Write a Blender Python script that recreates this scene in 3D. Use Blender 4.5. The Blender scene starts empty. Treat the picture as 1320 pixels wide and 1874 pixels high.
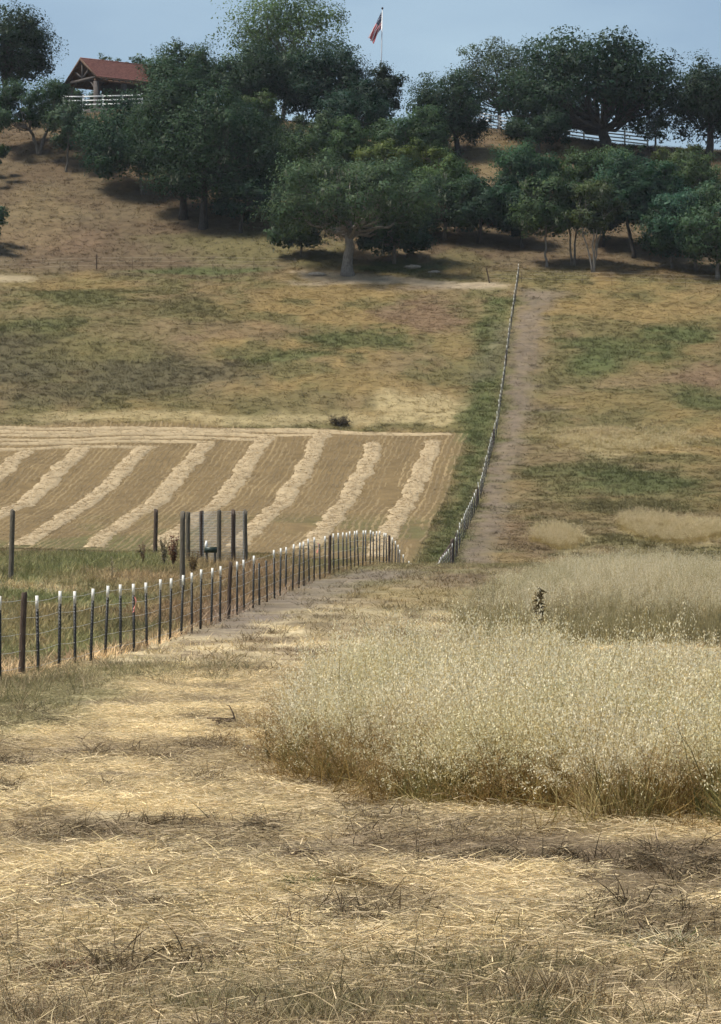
import bpy, math
import numpy as np
from mathutils import Vector

# ------------------------------------------------------------------ camera, sky, sun, exposure
S = bpy.context.scene
COL = S.collection
FPX, CU, CV = 6000.0, 660.0, 937.0          # focal length in photo pixels, photo centre
PITCH = math.atan(143.0 / FPX)
CAMZ = 1.6
cam = bpy.data.cameras.new("camera")
cam.sensor_fit = 'VERTICAL'
cam.sensor_height = 36.0
cam.lens = FPX / 1874.0 * 36.0
cam.clip_start = 0.5
cam.clip_end = 6000.0
camo = bpy.data.objects.new("camera", cam)
camo.location = (0, 0, CAMZ)
camo.rotation_euler = (math.pi / 2 + PITCH, 0, 0)
COL.objects.link(camo)
S.camera = camo

SUN_EL, SUN_AZ = math.radians(60), math.radians(-108)   # azimuth from +Y towards +X; negative = from the left
world = bpy.data.worlds.new("World")
S.world = world
world.use_nodes = True
nt = world.node_tree
bg = nt.nodes["Background"]
sky = nt.nodes.new("ShaderNodeTexSky")
sky.sky_type = 'NISHITA'
sky.sun_disc = False
sky.sun_elevation = SUN_EL
sky.sun_rotation = SUN_AZ
sky.altitude = 100
sky.air_density = 1.0
sky.dust_density = 1.0
sky.ozone_density = 1.0
tc = nt.nodes.new("ShaderNodeTexCoord")
mp = nt.nodes.new("ShaderNodeMapping")
mp.inputs['Scale'].default_value = (5, 5, 16)
nz = nt.nodes.new("ShaderNodeTexNoise")
nz.inputs['Scale'].default_value = 1.3
nz.inputs['Detail'].default_value = 5
rp = nt.nodes.new("ShaderNodeMapRange")
rp.inputs[1].default_value = 0.42
rp.inputs[2].default_value = 0.72
rp.inputs[3].default_value = 0.12
rp.inputs[4].default_value = 0.55
mixc = nt.nodes.new("ShaderNodeMix")
mixc.data_type = 'RGBA'
mixc.inputs[7].default_value = (4.7, 6.2, 7.2, 1)
nt.links.new(tc.outputs['Generated'], mp.inputs['Vector'])
nt.links.new(mp.outputs[0], nz.inputs['Vector'])
nt.links.new(nz.outputs[0], rp.inputs[0])
nt.links.new(rp.outputs[0], mixc.inputs[0])
nt.links.new(sky.outputs[0], mixc.inputs[6])
nt.links.new(mixc.outputs[2], bg.inputs['Color'])
bg.inputs['Strength'].default_value = 0.05

sun = bpy.data.lights.new("sun", 'SUN')
sun.energy = 2.6
sun.angle = math.radians(11)
sun.color = (1.0, 0.94, 0.84)
suno = bpy.data.objects.new("sun", sun)
sd = Vector((math.cos(SUN_EL) * math.sin(SUN_AZ), math.cos(SUN_EL) * math.cos(SUN_AZ), math.sin(SUN_EL)))
suno.rotation_euler = sd.to_track_quat('Z', 'Y').to_euler()
suno.location = (0, 0, 100)
COL.objects.link(suno)
S.view_settings.view_transform = 'Standard'
S.view_settings.look = 'None'
S.view_settings.exposure = 1.2
S.view_settings.gamma = 1.0
S.view_settings.use_curve_mapping = False
S.render.engine = 'CYCLES'
S.cycles.max_bounces = 5
S.cycles.diffuse_bounces = 2
S.cycles.use_adaptive_sampling = True
S.cycles.adaptive_threshold = 0.03
S.cycles.transparent_max_bounces = 8

# ------------------------------------------------------------------ numeric helpers
def rng_of(seed): return np.random.default_rng(seed)

def _hash(ix, iy, seed):
    h = (ix.astype(np.int64) * 374761393 + iy.astype(np.int64) * 668265263 + seed * 974711) & 0x7fffffff
    h = ((h ^ (h >> 13)) * 1274126177) & 0x7fffffff
    h = h ^ (h >> 16)
    return (h & 0xffff) / 65535.0

def vnoise(x, y, seed=0):
    ix, iy = np.floor(x), np.floor(y)
    fx, fy = x - ix, y - iy
    fx, fy = fx * fx * (3 - 2 * fx), fy * fy * (3 - 2 * fy)
    a, b = _hash(ix, iy, seed), _hash(ix + 1, iy, seed)
    c, d = _hash(ix, iy + 1, seed), _hash(ix + 1, iy + 1, seed)
    return (a * (1 - fx) + b * fx) * (1 - fy) + (c * (1 - fx) + d * fx) * fy

def fbm(x, y, seed=0, octv=4):
    s, a, t = 0.0, 0.5, 0.0
    for k in range(octv):
        s = s + a * vnoise(x * 2 ** k + 17.3 * k, y * 2 ** k - 9.1 * k, seed + k)
        t += a
        a *= 0.55
    return s / t                        # 0..1

def sstep(a, b, x):
    t = np.clip((x - a) / (b - a), 0, 1)
    return t * t * (3 - 2 * t)

# ------------------------------------------------------------------ terrain
_F = np.array([(-60, -1.9), (0, -1.62), (12, -1.6), (23, -1.6), (40, -1.6), (54, -1.56), (70, -1.28), (85, -.77), (100, -.1),
               (115, .52), (130, .92), (142, 1.08), (149, .75), (157, -.05), (170, -.6), (185, .2), (200, 1.5), (210, 3.0), (226, 5.0),
               (237, 6.3), (250, 8.9), (265, 12), (272, 13.4), (287, 18.2), (305, 24.4), (330, 31.4), (336, 33), (377, 50),
               (389, 54.6), (396, 56), (408, 55.5), (450, 50), (600, 32), (1500, 20), (4000, 20)])
_L = np.array([(-60, -1.9), (60, -1.3), (80, -.4), (98, .45), (132, 1.35), (160, 1.5), (190, 1.6), (205, 2.3), (210, 2.9), (220, 4.2), (4000, 4.2)])
_yy = np.arange(-60, 4000, 0.5)
def _prof(tab, sig):
    z = np.interp(_yy, tab[:, 0], tab[:, 1])
    k = np.exp(-0.5 * (np.arange(-40, 41) * 0.5 / sig) ** 2); k /= k.sum()
    return np.convolve(np.pad(z, 40, mode='edge'), k, mode='valid')
_Fs, _Ls = _prof(_F, 2.5), _prof(_L, 5.0)
FA, FB = -10.2, 0.0793                      # the long fence: X = FA + FB * Y
def fence_x(y): return FA + FB * y

def terrain(x, y):
    x = np.asarray(x, float); y = np.asarray(y, float)
    f = np.interp(y, _yy, _Fs)
    l = np.interp(y, _yy, _Ls)
    w = sstep(-2.0, -11.0, x - fence_x(y)) * sstep(58, 80, y) * sstep(222, 200, y)
    z = f + w * (l - f)
    rt = np.interp(x, [-160, -70, -42, -28, -5, 15, 31, 45, 80, 160], [-6, -1, .8, 2.0, .8, .2, -2.0, -2.6, -3, -7])
    z = z + rt * sstep(345, 392, y)
    z = z + (fbm(x / 26 + 5, y / 26, 3, 3) - .5) * 2.2 * sstep(215, 300, y)
    z = z + (fbm(x / 5, y / 5, 11, 3) - .5) * .35 * sstep(70, 240, y) * sstep(900, 500, y)
    z = z + (fbm(x / 1.3, y / 1.3, 21, 3) - .5) * .12 * sstep(110, 60, y)
    z = z + (fbm(x / .35, y / .35, 31, 2) - .5) * .05 * sstep(60, 40, y)
    return z + CAMZ

_cp, _sp = math.cos(PITCH), math.sin(PITCH)
_marchd = np.concatenate([np.arange(9, 60, .15), np.arange(60, 520, .4)])
def hit(u, v, dmin=9.0):
    """where the line of sight through a photo pixel first meets the ground"""
    r, up = u - CU, CV - v
    dx, dy, dz = r, FPX * _cp - up * _sp, FPX * _sp + up * _cp
    y = _marchd[_marchd >= dmin]
    x = dx / dy * y
    zr = CAMZ + dz / dy * y
    below = terrain(x, y) >= zr
    i = int(np.argmax(below)) if below.any() else len(y) - 1
    return np.array([x[i], y[i], float(terrain(x[i], y[i]))])
def ux(u, d): return (u - CU) / FPX * d
def vz(v, d):                               # height of a photo row at distance d
    up = CV - v
    return CAMZ + (FPX * _sp + up * _cp) / (FPX * _cp - up * _sp) * d
def at(u, d):
    x = ux(u, d)
    return np.array([x, d, float(terrain(x, d))])

# ------------------------------------------------------------------ mesh helpers
def mesh(name, V, F, mats, midx=None, col=None, smooth=False, uv=None):
    """F: list of (n,k) int arrays"""
    V = np.asarray(V, np.float32)
    me = bpy.data.meshes.new(name)
    F = [np.asarray(f, np.int32) for f in F if len(f)]
    me.vertices.add(len(V)); me.vertices.foreach_set('co', V.ravel())
    loops = np.concatenate([f.ravel() for f in F])
    sizes = np.concatenate([np.full(len(f), f.shape[1], np.int32) for f in F])
    starts = np.concatenate([[0], np.cumsum(sizes)[:-1]]).astype(np.int32)
    me.loops.add(len(loops)); me.loops.foreach_set('vertex_index', loops)
    me.polygons.add(len(sizes)); me.polygons.foreach_set('loop_start', starts)
    if midx is not None: me.polygons.foreach_set('material_index', np.asarray(midx, np.int32))
    if smooth: me.polygons.foreach_set('use_smooth', np.ones(len(sizes), bool))
    if not isinstance(mats, (list, tuple)): mats = [mats]
    for m in mats: me.materials.append(m)
    if col is not None:
        a = me.color_attributes.new('col', 'FLOAT_COLOR', 'POINT')
        c = np.ones((len(V), 4), np.float32); c[:, :3] = col
        a.data.foreach_set('color', c.ravel())
    if uv is not None:
        l = me.uv_layers.new(name='uv')
        l.data.foreach_set('uv', np.asarray(uv, np.float32)[loops].ravel())
    me.update(calc_edges=True)
    return me

def add(name, me, parent=None, loc=None):
    o = bpy.data.objects.new(name, me)
    COL.objects.link(o)
    if parent is not None: o.parent = parent
    if loc is not None: o.location = loc
    return o
def empty(name, loc=(0, 0, 0), rz=0.0):
    o = add(name, None); o.location = loc; o.rotation_euler = (0, 0, rz); o.empty_display_size = .3
    return o
def tag(o, label=None, cat=None, group=None, kind=None):
    if label: o['label'] = label
    if cat: o['category'] = cat
    if group: o['group'] = group
    if kind: o['kind'] = kind
    return o

class Geo:
    """collects pieces into one mesh"""
    def __init__(s): s.V, s.Q, s.T, s.C, s.n = [], [], [], [], 0
    def put(s, V, Q=None, T=None, c=None):
        V = np.asarray(V, float)
        s.V.append(V)
        if Q is not None and len(Q): s.Q.append(np.asarray(Q, np.int32) + s.n)
        if T is not None and len(T): s.T.append(np.asarray(T, np.int32) + s.n)
        s.C.append(np.broadcast_to(np.asarray((1, 1, 1) if c is None else c, float), (len(V), 3)))
        s.n += len(V)
    def box(s, lo, hi, c=None, R=None, o=(0, 0, 0)):
        x0, y0, z0 = lo; x1, y1, z1 = hi
        V = np.array([(x0, y0, z0), (x1, y0, z0), (x1, y1, z0), (x0, y1, z0), (x0, y0, z1), (x1, y0, z1), (x1, y1, z1), (x0, y1, z1)], float)
        if R is not None: V = V @ np.asarray(R).T
        s.put(V + np.asarray(o), [(0, 3, 2, 1), (4, 5, 6, 7), (0, 1, 5, 4), (1, 2, 6, 5), (2, 3, 7, 6), (3, 0, 4, 7)], None, c)
    def beam(s, a, b, w, h, c=None):
        """a box bar from a to b, w wide, h high"""
        a, b = np.asarray(a, float), np.asarray(b, float)
        t = b - a; L = np.linalg.norm(t); t = t / L
        up = np.array([0, 0, 1.0]) if abs(t[2]) < .95 else np.array([0, 1.0, 0])
        sd_ = np.cross(t, up); sd_ /= np.linalg.norm(sd_)
        up = np.cross(sd_, t)
        s.box((0, -w / 2, -h / 2), (L, w / 2, h / 2), c, R=np.stack([t, sd_, up], 1), o=a)
    def tube(s, P, r, n=6, c=None, cap=True):
        P = np.asarray(P, float); r = np.broadcast_to(np.asarray(r, float), (len(P),))
        T = np.gradient(P, axis=0); T /= (np.linalg.norm(T, axis=1, keepdims=True) + 1e-9)
        ref = np.array([0, 0, 1.0]) if abs(T[:, 2]).mean() < .7 else np.array([1.0, 0, 0])
        A = np.cross(T, ref); A /= (np.linalg.norm(A, axis=1, keepdims=True) + 1e-9)
        B = np.cross(T, A)
        th = np.arange(n) / n * 2 * np.pi
        V = P[:, None] + r[:, None, None] * (A[:, None] * np.cos(th)[None, :, None] + B[:, None] * np.sin(th)[None, :, None])
        V = V.reshape(-1, 3)
        i = np.arange(len(P) - 1)[:, None] * n; j = np.arange(n)[None]
        Q = np.stack([i + j, i + (j + 1) % n, i + n + (j + 1) % n, i + n + j], -1).reshape(-1, 4)
        Tr = []
        if cap:
            V = np.vstack([V, P[:1], P[-1:]])
            m = len(P) * n
            jj = np.arange(n)
            Tr = np.vstack([np.stack([(jj + 1) % n, jj, np.full(n, m)], 1),
                            np.stack([m - n + jj, m - n + (jj + 1) % n, np.full(n, m + 1)], 1)])
        s.put(V, Q, Tr, c)
    def blades(s, base, dirn, length, width, bend, cols, rng, segs=2):
        """n grass blades: base (n,3), dirn (n,3) unit, bend pulls the tip down"""
        n = len(base)
        length = np.broadcast_to(length, (n,)); width = np.broadcast_to(width, (n,)); bend = np.broadcast_to(bend, (n,))
        side = np.cross(dirn, rng.normal(size=(n, 3))); side /= np.linalg.norm(side, axis=1, keepdims=True) + 1e-9
        pts = []
        for k in range(segs + 1):
            t = k / segs
            p = base + dirn * (length * t)[:, None]
            h = dirn.copy(); h[:, 2] = 0; h /= np.linalg.norm(h, axis=1, keepdims=True) + 1e-9
            p = p + h * (length * bend * t * t * .7)[:, None]
            p[:, 2] -= length * bend * t * t * .8
            pts.append((p, width * (1 - .85 * t ** 1.5)))
        V = np.stack([np.stack([p - side * (w / 2)[:, None], p + side * (w / 2)[:, None]], 1) for p, w in pts], 1).reshape(-1, 3)
        m = 2 * (segs + 1)
        b = np.arange(n)[:, None] * m
        Q = np.concatenate([np.stack([b + 2 * k, b + 2 * k + 1, b + 2 * k + 3, b + 2 * k + 2], -1).reshape(-1, 4) for k in range(segs)])
        s.put(V, Q, None, np.repeat(np.asarray(cols, float).reshape(-1, 3), m, 0) if np.ndim(cols) > 1 else cols)
    def build(s, name, mat, smooth=False):
        V = np.vstack(s.V)
        F = []
        if s.Q: F.append(np.vstack(s.Q))
        if s.T: F.append(np.vstack(s.T))
        return mesh(name, V, F, mat, col=np.vstack(s.C), smooth=smooth)

# ------------------------------------------------------------------ materials
def newmat(name):
    m = bpy.data.materials.new(name); m.use_nodes = True
    n = m.node_tree; n.nodes.clear()
    out = n.nodes.new('ShaderNodeOutputMaterial')
    return m, n, out
def N(n, t, **kw):
    x = n.nodes.new(t)
    for k, v in kw.items(): setattr(x, k, v)
    return x
def mulcol(n, a, b):
    x = N(n, 'ShaderNodeMix', data_type='RGBA', blend_type='MULTIPLY'); x.inputs[0].default_value = 1
    for i, s in ((6, a), (7, b)):
        if isinstance(s, tuple): x.inputs[i].default_value = s
        else: n.links.new(s, x.inputs[i])
    return x.outputs[2]
def noise_gain(n, scale, lo, hi, detail=4, coord='Object', vec=None):
    t = N(n, 'ShaderNodeTexNoise'); t.inputs['Scale'].default_value = scale; t.inputs['Detail'].default_value = detail
    if vec is None:
        c = N(n, 'ShaderNodeTexCoord'); vec = c.outputs[coord]
    n.links.new(vec, t.inputs['Vector'])
    r = N(n, 'ShaderNodeMapRange'); r.inputs[1].default_value = .3; r.inputs[2].default_value = .7
    r.inputs[3].default_value = lo; r.inputs[4].default_value = hi
    n.links.new(t.outputs[0], r.inputs[0])
    return r.outputs[0], t.outputs[0]

def leafy_mat(name, base=(1, 1, 1), instanced=False, translucent=.25, rough=.7, vary=.0):
    """thin plant matter; colour = base * per-blade colour * the tint of the plant"""
    m, n, out = newmat(name)
    a = N(n, 'ShaderNodeAttribute', attribute_name='col')
    c = mulcol(n, a.outputs[0], (*base, 1))
    if instanced:
        t = N(n, 'ShaderNodeAttribute', attribute_name='tint', attribute_type='INSTANCER')
        c = mulcol(n, c, t.outputs[0])
    p = N(n, 'ShaderNodeBsdfPrincipled'); p.inputs['Roughness'].default_value = rough
    p.inputs['Specular IOR Level'].default_value = .15
    n.links.new(c, p.inputs['Base Color'])
    t = N(n, 'ShaderNodeBsdfTranslucent'); n.links.new(c, t.inputs['Color'])
    x = N(n, 'ShaderNodeMixShader'); x.inputs[0].default_value = translucent
    n.links.new(p.outputs[0], x.inputs[1]); n.links.new(t.outputs[0], x.inputs[2])
    n.links.new(x.outputs[0], out.inputs[0])
    return m
def solid_mat(name, color, rough=.7, scale=6, lo=.75, hi=1.2, bump=.3, metallic=0, attr=False, spec=.3, stretch=None):
    m, n, out = newmat(name)
    p = N(n, 'ShaderNodeBsdfPrincipled'); p.inputs['Roughness'].default_value = rough
    p.inputs['Metallic'].default_value = metallic; p.inputs['Specular IOR Level'].default_value = spec
    vec = None
    if stretch:
        tcn = N(n, 'ShaderNodeTexCoord'); mpn = N(n, 'ShaderNodeMapping'); mpn.inputs['Scale'].default_value = stretch
        n.links.new(tcn.outputs['Object'], mpn.inputs['Vector']); vec = mpn.outputs[0]
    g, raw = noise_gain(n, scale, lo, hi, vec=vec)
    c = mulcol(n, (*color, 1), g)
    if attr:
        a = N(n, 'ShaderNodeAttribute', attribute_name='col'); c = mulcol(n, c, a.outputs[0])
    n.links.new(c, p.inputs['Base Color'])
    if bump:
        b = N(n, 'ShaderNodeBump'); b.inputs['Strength'].default_value = bump; b.inputs['Distance'].default_value = .03
        n.links.new(raw, b.inputs['Height']); n.links.new(b.outputs[0], p.inputs['Normal'])
    n.links.new(p.outputs[0], out.inputs[0])
    return m
def ground_mat():
    m, n, out = newmat('earth_and_litter')
    a = N(n, 'ShaderNodeAttribute', attribute_name='col')
    c = N(n, 'ShaderNodeTexCoord')
    g1, r1 = noise_gain(n, 9.0, .72, 1.22, 6, vec=c.outputs['Object'])
    g2, r2 = noise_gain(n, .9, .8, 1.18, 5, vec=c.outputs['Object'])
    col_ = mulcol(n, mulcol(n, a.outputs[0], g1), g2)
    p = N(n, 'ShaderNodeBsdfPrincipled'); p.inputs['Roughness'].default_value = .95; p.inputs['Specular IOR Level'].default_value = .1
    n.links.new(col_, p.inputs['Base Color'])
    b = N(n, 'ShaderNodeBump'); b.inputs['Strength'].default_value = .6; b.inputs['Distance'].default_value = .06
    n.links.new(r1, b.inputs['Height']); n.links.new(b.outputs[0], p.inputs['Normal'])
    n.links.new(p.outputs[0], out.inputs[0])
    return m
M_GROUND = ground_mat()
M_GRASS = leafy_mat('grass_blades', instanced=True, translucent=.2)
M_OATHEAD = leafy_mat('oat_spikelets', base=(.89, .81, .60), instanced=True, translucent=.42)
M_OATSTEM = leafy_mat('oat_stems', base=(.45, .345, .16), instanced=True, translucent=.2)
M_HAY = leafy_mat('cut_hay', translucent=.1)
M_LEAF = leafy_mat('oak_leaves', translucent=.36, rough=.55)
M_PLANT = leafy_mat('weed_leaves', translucent=.15)
M_BARK = solid_mat('grey_bark', (.13, .115, .095), .9, 3.0, .5, 1.35, .8, stretch=(3, 3, .8))
M_BARKD = solid_mat('dark_bark', (.055, .048, .042), .9, 3.0, .5, 1.35, .8, stretch=(3, 3, .8))
M_BARKL = solid_mat('pale_bark', (.175, .16, .14), .9, 3.0, .6, 1.3, .8, stretch=(3, 3, .8))
M_STEEL = solid_mat('black_green_steel', (.022, .022, .02), .55, 12, .7, 1.5, .1, spec=.4)
M_WHITETIP = solid_mat('white_post_paint', (.66, .65, .60), .5, 14, .85, 1.05, .1)
M_WIRE = solid_mat('galvanised_wire', (.55, .53, .48), .45, 30, .8, 1.15, 0, metallic=.3)
M_WOODPOST = solid_mat('brown_fence_wood', (.065, .045, .033), .85, 8, .6, 1.5, .6, stretch=(6, 6, .6))
M_GREYWOOD = solid_mat('weathered_grey_wood', (.105, .09, .068), .9, 8, .6, 1.4, .6, stretch=(6, 6, .6))
M_WHITE = solid_mat('white_fence_paint', (.8, .8, .78), .6, 5, .85, 1.05, .1)
M_TILE = solid_mat('red_clay_tile', (.165, .07, .056), .8, 3.5, .65, 1.3, .3)
M_TIMBER = solid_mat('brown_timber', (.10, .06, .04), .8, 4, .7, 1.3, .3)
M_PLASTER = solid_mat('grey_stone_plaster', (.08, .07, .066), .9, 5, .75, 1.2, .4)
M_DARKWALL = solid_mat('dark_timber_wall', (.045, .035, .03), .9, 3, .7, 1.3, .3)
M_STONE = solid_mat('pale_field_stone', (.33, .29, .24), .9, 6, .7, 1.2, .8)
M_TROUGH = solid_mat('dark_green_plastic', (.02, .034, .027), .45, 5, .8, 1.2, .1)
M_RIBBON = solid_mat('pink_ribbon', (.75, .28, .22), .6, 20, .85, 1.1, .1)
M_POLE = solid_mat('grey_aluminium', (.5, .52, .54), .4, 5, .9, 1.05, 0, metallic=.5)
M_STICK = solid_mat('dead_wood', (.11, .075, .05), .9, 14, .6, 1.4, .5)
M_NET = solid_mat('grey_netting_wire', (.42, .44, .45), .6, 20, .85, 1.1, 0)

# ------------------------------------------------------------------ what grows or lies where (world-space zones)
C_STRAW = np.array((.45, .362, .218)); C_PALE = np.array((.55, .465, .315)); C_SOIL = np.array((.150, .108, .068))
C_DIRT = np.array((.205, .166, .128)); C_GREEN = np.array((.095, .115, .048)); C_OLIVE = np.array((.15, .138, .066))
C_GOLD = np.array((.255, .19, .09)); C_TAN = np.array((.205, .160, .092)); C_BROWN = np.array((.165, .118, .07))
C_RED = np.array((.205, .142, .098)); C_CREAM = np.array((.43, .36, .215)); C_GREY = np.array((.11, .099, .062))
C_STUB = np.array((.19, .140, .075))

def poly_world(pts): return np.array([hit(u, v, dm)[:2] if dm else hit(u, v)[:2] for u, v, dm in [(p + (0,))[:3] for p in pts]])
def poly_mask(x, y, P, soft):
    """smooth inside mask of a world polygon"""
    inside = np.zeros(x.shape, bool); dist = np.full(x.shape, 1e9)
    n = len(P)
    for i in range(n):
        x0, y0 = P[i]; x1, y1 = P[(i + 1) % n]
        cond = ((y0 > y) != (y1 > y))
        xi = (x1 - x0) * (y - y0) / ((y1 - y0) if y1 != y0 else 1e-9) + x0
        inside ^= cond & (x < xi)
        t = np.clip(((x - x0) * (x1 - x0) + (y - y0) * (y1 - y0)) / ((x1 - x0) ** 2 + (y1 - y0) ** 2 + 1e-9), 0, 1)
        dist = np.minimum(dist, np.hypot(x - x0 - t * (x1 - x0), y - y0 - t * (y1 - y0)))
    sd_ = np.where(inside, dist, -dist)
    return sstep(-soft, soft, sd_)
BLOBS = [  # u, v, half-width, half-height in the photo, colour, amount
    # meadow above the mown field
    (150, 545, 110, 18, C_GREEN, .5), (70, 600, 110, 28, C_GREEN, .55), (20, 660, 140, 60, C_GREY, .9), (160, 650, 160, 40, C_OLIVE, .6), (220, 560, 120, 16, C_OLIVE, .5), (350, 565, 80, 13, C_OLIVE * .8, .8),
    (300, 690, 190, 40, C_GREY, .85), (110, 725, 150, 25, C_GREY, .6), (650, 625, 110, 20, C_GREEN, .75), (530, 652, 110, 12, C_GREEN, .7),
    (620, 540, 150, 18, C_GOLD, .8), (770, 580, 100, 34, C_RED, .85), (770, 745, 90, 34, C_CREAM, .85), (380, 765, 420, 13, C_CREAM, .65),
    (650, 700, 150, 25, C_GOLD, .7), (450, 605, 140, 20, C_RED, .5), (120, 520, 160, 10, C_GOLD, .5), (560, 735, 160, 20, C_TAN, .6),
    (450, 740, 200, 20, C_OLIVE, .5), (240, 610, 120, 22, C_TAN, .5), (830, 640, 40, 30, C_GOLD, .6),
    # pasture right of the long fence
    (1140, 640, 120, 34, C_GREEN, .85), (1250, 612, 80, 16, C_GREEN, .9), (1090, 672, 60, 26, C_GREEN * 1.1, .8), (1285, 690, 80, 24, C_RED, .85),
    (1290, 735, 60, 22, C_GREEN, .7), (1120, 602, 80, 18, C_OLIVE, .7), (1180, 570, 170, 22, C_GOLD, .7), (1170, 880, 150, 26, C_GREEN, .8),
    (1030, 885, 60, 22, C_OLIVE, .7), (1150, 930, 170, 18, C_OLIVE * .9, .85), (1150, 815, 170, 24, C_CREAM, .6), (1080, 860, 120, 12, C_GREEN, .5),
    (1020, 985, 45, 20, C_CREAM, .9), (1240, 970, 100, 24, C_CREAM, .85), (1000, 760, 70, 30, C_OLIVE, .5), (975, 745, 50, 18, C_DIRT * .8, .7),
    (1230, 500, 150, 14, C_BROWN * .9, .7), (1100, 735, 120, 20, C_GOLD, .5), (960, 990, 60, 40, C_RED, .6), (1010, 540, 40, 12, C_DIRT, .7),
    (990, 930, 60, 30, C_TAN, .6),
    # wooded slope
    (470, 455, 170, 30, C_OLIVE, .75), (100, 440, 120, 30, C_RED, .5), (330, 440, 80, 14, C_OLIVE * .8, .6), (730, 490, 90, 12, C_GREEN * .9, .9),
    (380, 500, 190, 7, C_GREEN, .85), (600, 480, 60, 18, C_OLIVE * .8, .8), (850, 480, 50, 25, C_OLIVE, .6), (60, 400, 90, 60, C_TAN, .5),
    (640, 515, 110, 7, np.array((.34, .285, .215)), .9), (25, 512, 50, 8, C_PALE * .8, .7), (800, 526, 110, 6, C_DIRT * 1.1, .8),
    (910, 290, 60, 40, C_TAN, .8), (680, 235, 40, 20, C_TAN, .6),
    # left of the fence, near swale
    (60, 1075, 110, 14, C_STRAW * .8, .6), (150, 1030, 170, 18, C_GREEN * 1.2, .5), (120, 1100, 140, 14, C_GREEN * 1.3, .6), (420, 1030, 110, 24, C_TAN, .6), (240, 1060, 120, 14, C_TAN * 1.1, .7), (360, 1120, 120, 34, C_BROWN, .7),
    (80, 1160, 130, 26, C_OLIVE, .7), (480, 1060, 100, 30, C_BROWN, .6), (60, 1185, 60, 8, C_TAN, .6),
    # near ground
    (70, 1290, 150, 80, C_OLIVE * 1.1, .8), (230, 1230, 120, 26, C_OLIVE * 1.2, .5), (220, 1375, 170, 14, C_SOIL * 1.2, .55), (640, 1150, 120, 30, C_TAN, .5), (760, 1090, 130, 22, C_GOLD, .55),
    (430, 1210, 80, 20, C_TAN, .6), (850, 1060, 90, 12, C_SOIL, .75), (560, 1200, 60, 14, C_BROWN, .5),
    (480, 1520, 110, 22, C_SOIL, .8), (570, 1565, 50, 14, C_SOIL * .8, .9), (900, 1560, 220, 36, C_SOIL, .75), (1200, 1575, 170, 34, C_SOIL, .7),
    (700, 1540, 120, 26, C_SOIL * 1.1, .6), (240, 1665, 150, 20, C_DIRT * .75, .7), (400, 1745, 110, 18, C_SOIL, .7), (60, 1500, 110, 26, C_SOIL * 1.2, .5),
    (130, 1790, 120, 40, C_BROWN, .7), (760, 1840, 160, 40, C_BROWN, .6), (1080, 1815, 180, 50, C_BROWN, .6), (500, 1840, 220, 50, C_TAN * .9, .6),
]
_blobs = []
for u, v, ru, rv, c, a in BLOBS:
    p = hit(u, v); q0 = hit(u, v + rv); q1 = hit(u, v - rv)
    ry = max(.5 * abs(q1[1] - q0[1]), 1e-2)
    ry = min(ry, 30)
    _blobs.append((p[0], p[1], ru * p[1] / FPX, ry, c, a))
_field = np.array([(fence_x(y) + o, y) for y, o in ((196, -2.3), (230, -2.6), (262, -2.4), (270, -2.2))]
                  + [(-12, 273), (-40, 273), (-90, 272), (-90, 206), (-20, 207), (-6, 203), (0, 199)])
_zones = [  # polygon, softness (m), colour, amount
    (poly_world([(836, 1040, 170), (905, 1040, 170), (938, 880), (964, 760), (985, 640), (1012, 535), (950, 528), (944, 600), (923, 745), (891, 880)]), .6, np.array((.18, .147, .118)), 1.0),
    (poly_world([(776, 1033, 170), (826, 1034, 170), (876, 900), (912, 760), (932, 610), (938, 545), (884, 548), (874, 650), (842, 760), (850, 830), (812, 960)]), .7, C_GREEN * 1.1, .95),
    (poly_world([(330, 1168), (450, 1108), (560, 1066), (690, 1044), (760, 1046), (650, 1078), (545, 1122), (400, 1172)]), .5, C_DIRT * .85, .9),
    (poly_world([(540, 500), (600, 500), (690, 506), (790, 514), (900, 518), (945, 528), (880, 534), (760, 524), (660, 518), (560, 511)]), .35, np.array((.37, .31, .235)), .95),
    (poly_world([(-60, 502), (40, 503), (70, 509), (30, 516), (-60, 518)]), .4, np.array((.30, .25, .175)), .7),
    (poly_world([(860, 700), (900, 690), (925, 640), (935, 600), (915, 590), (900, 640), (862, 690)]), .8, C_DIRT, .6),
]
def inside_field(x, y, soft=.6): return poly_mask(x, y, _field, soft)

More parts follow.
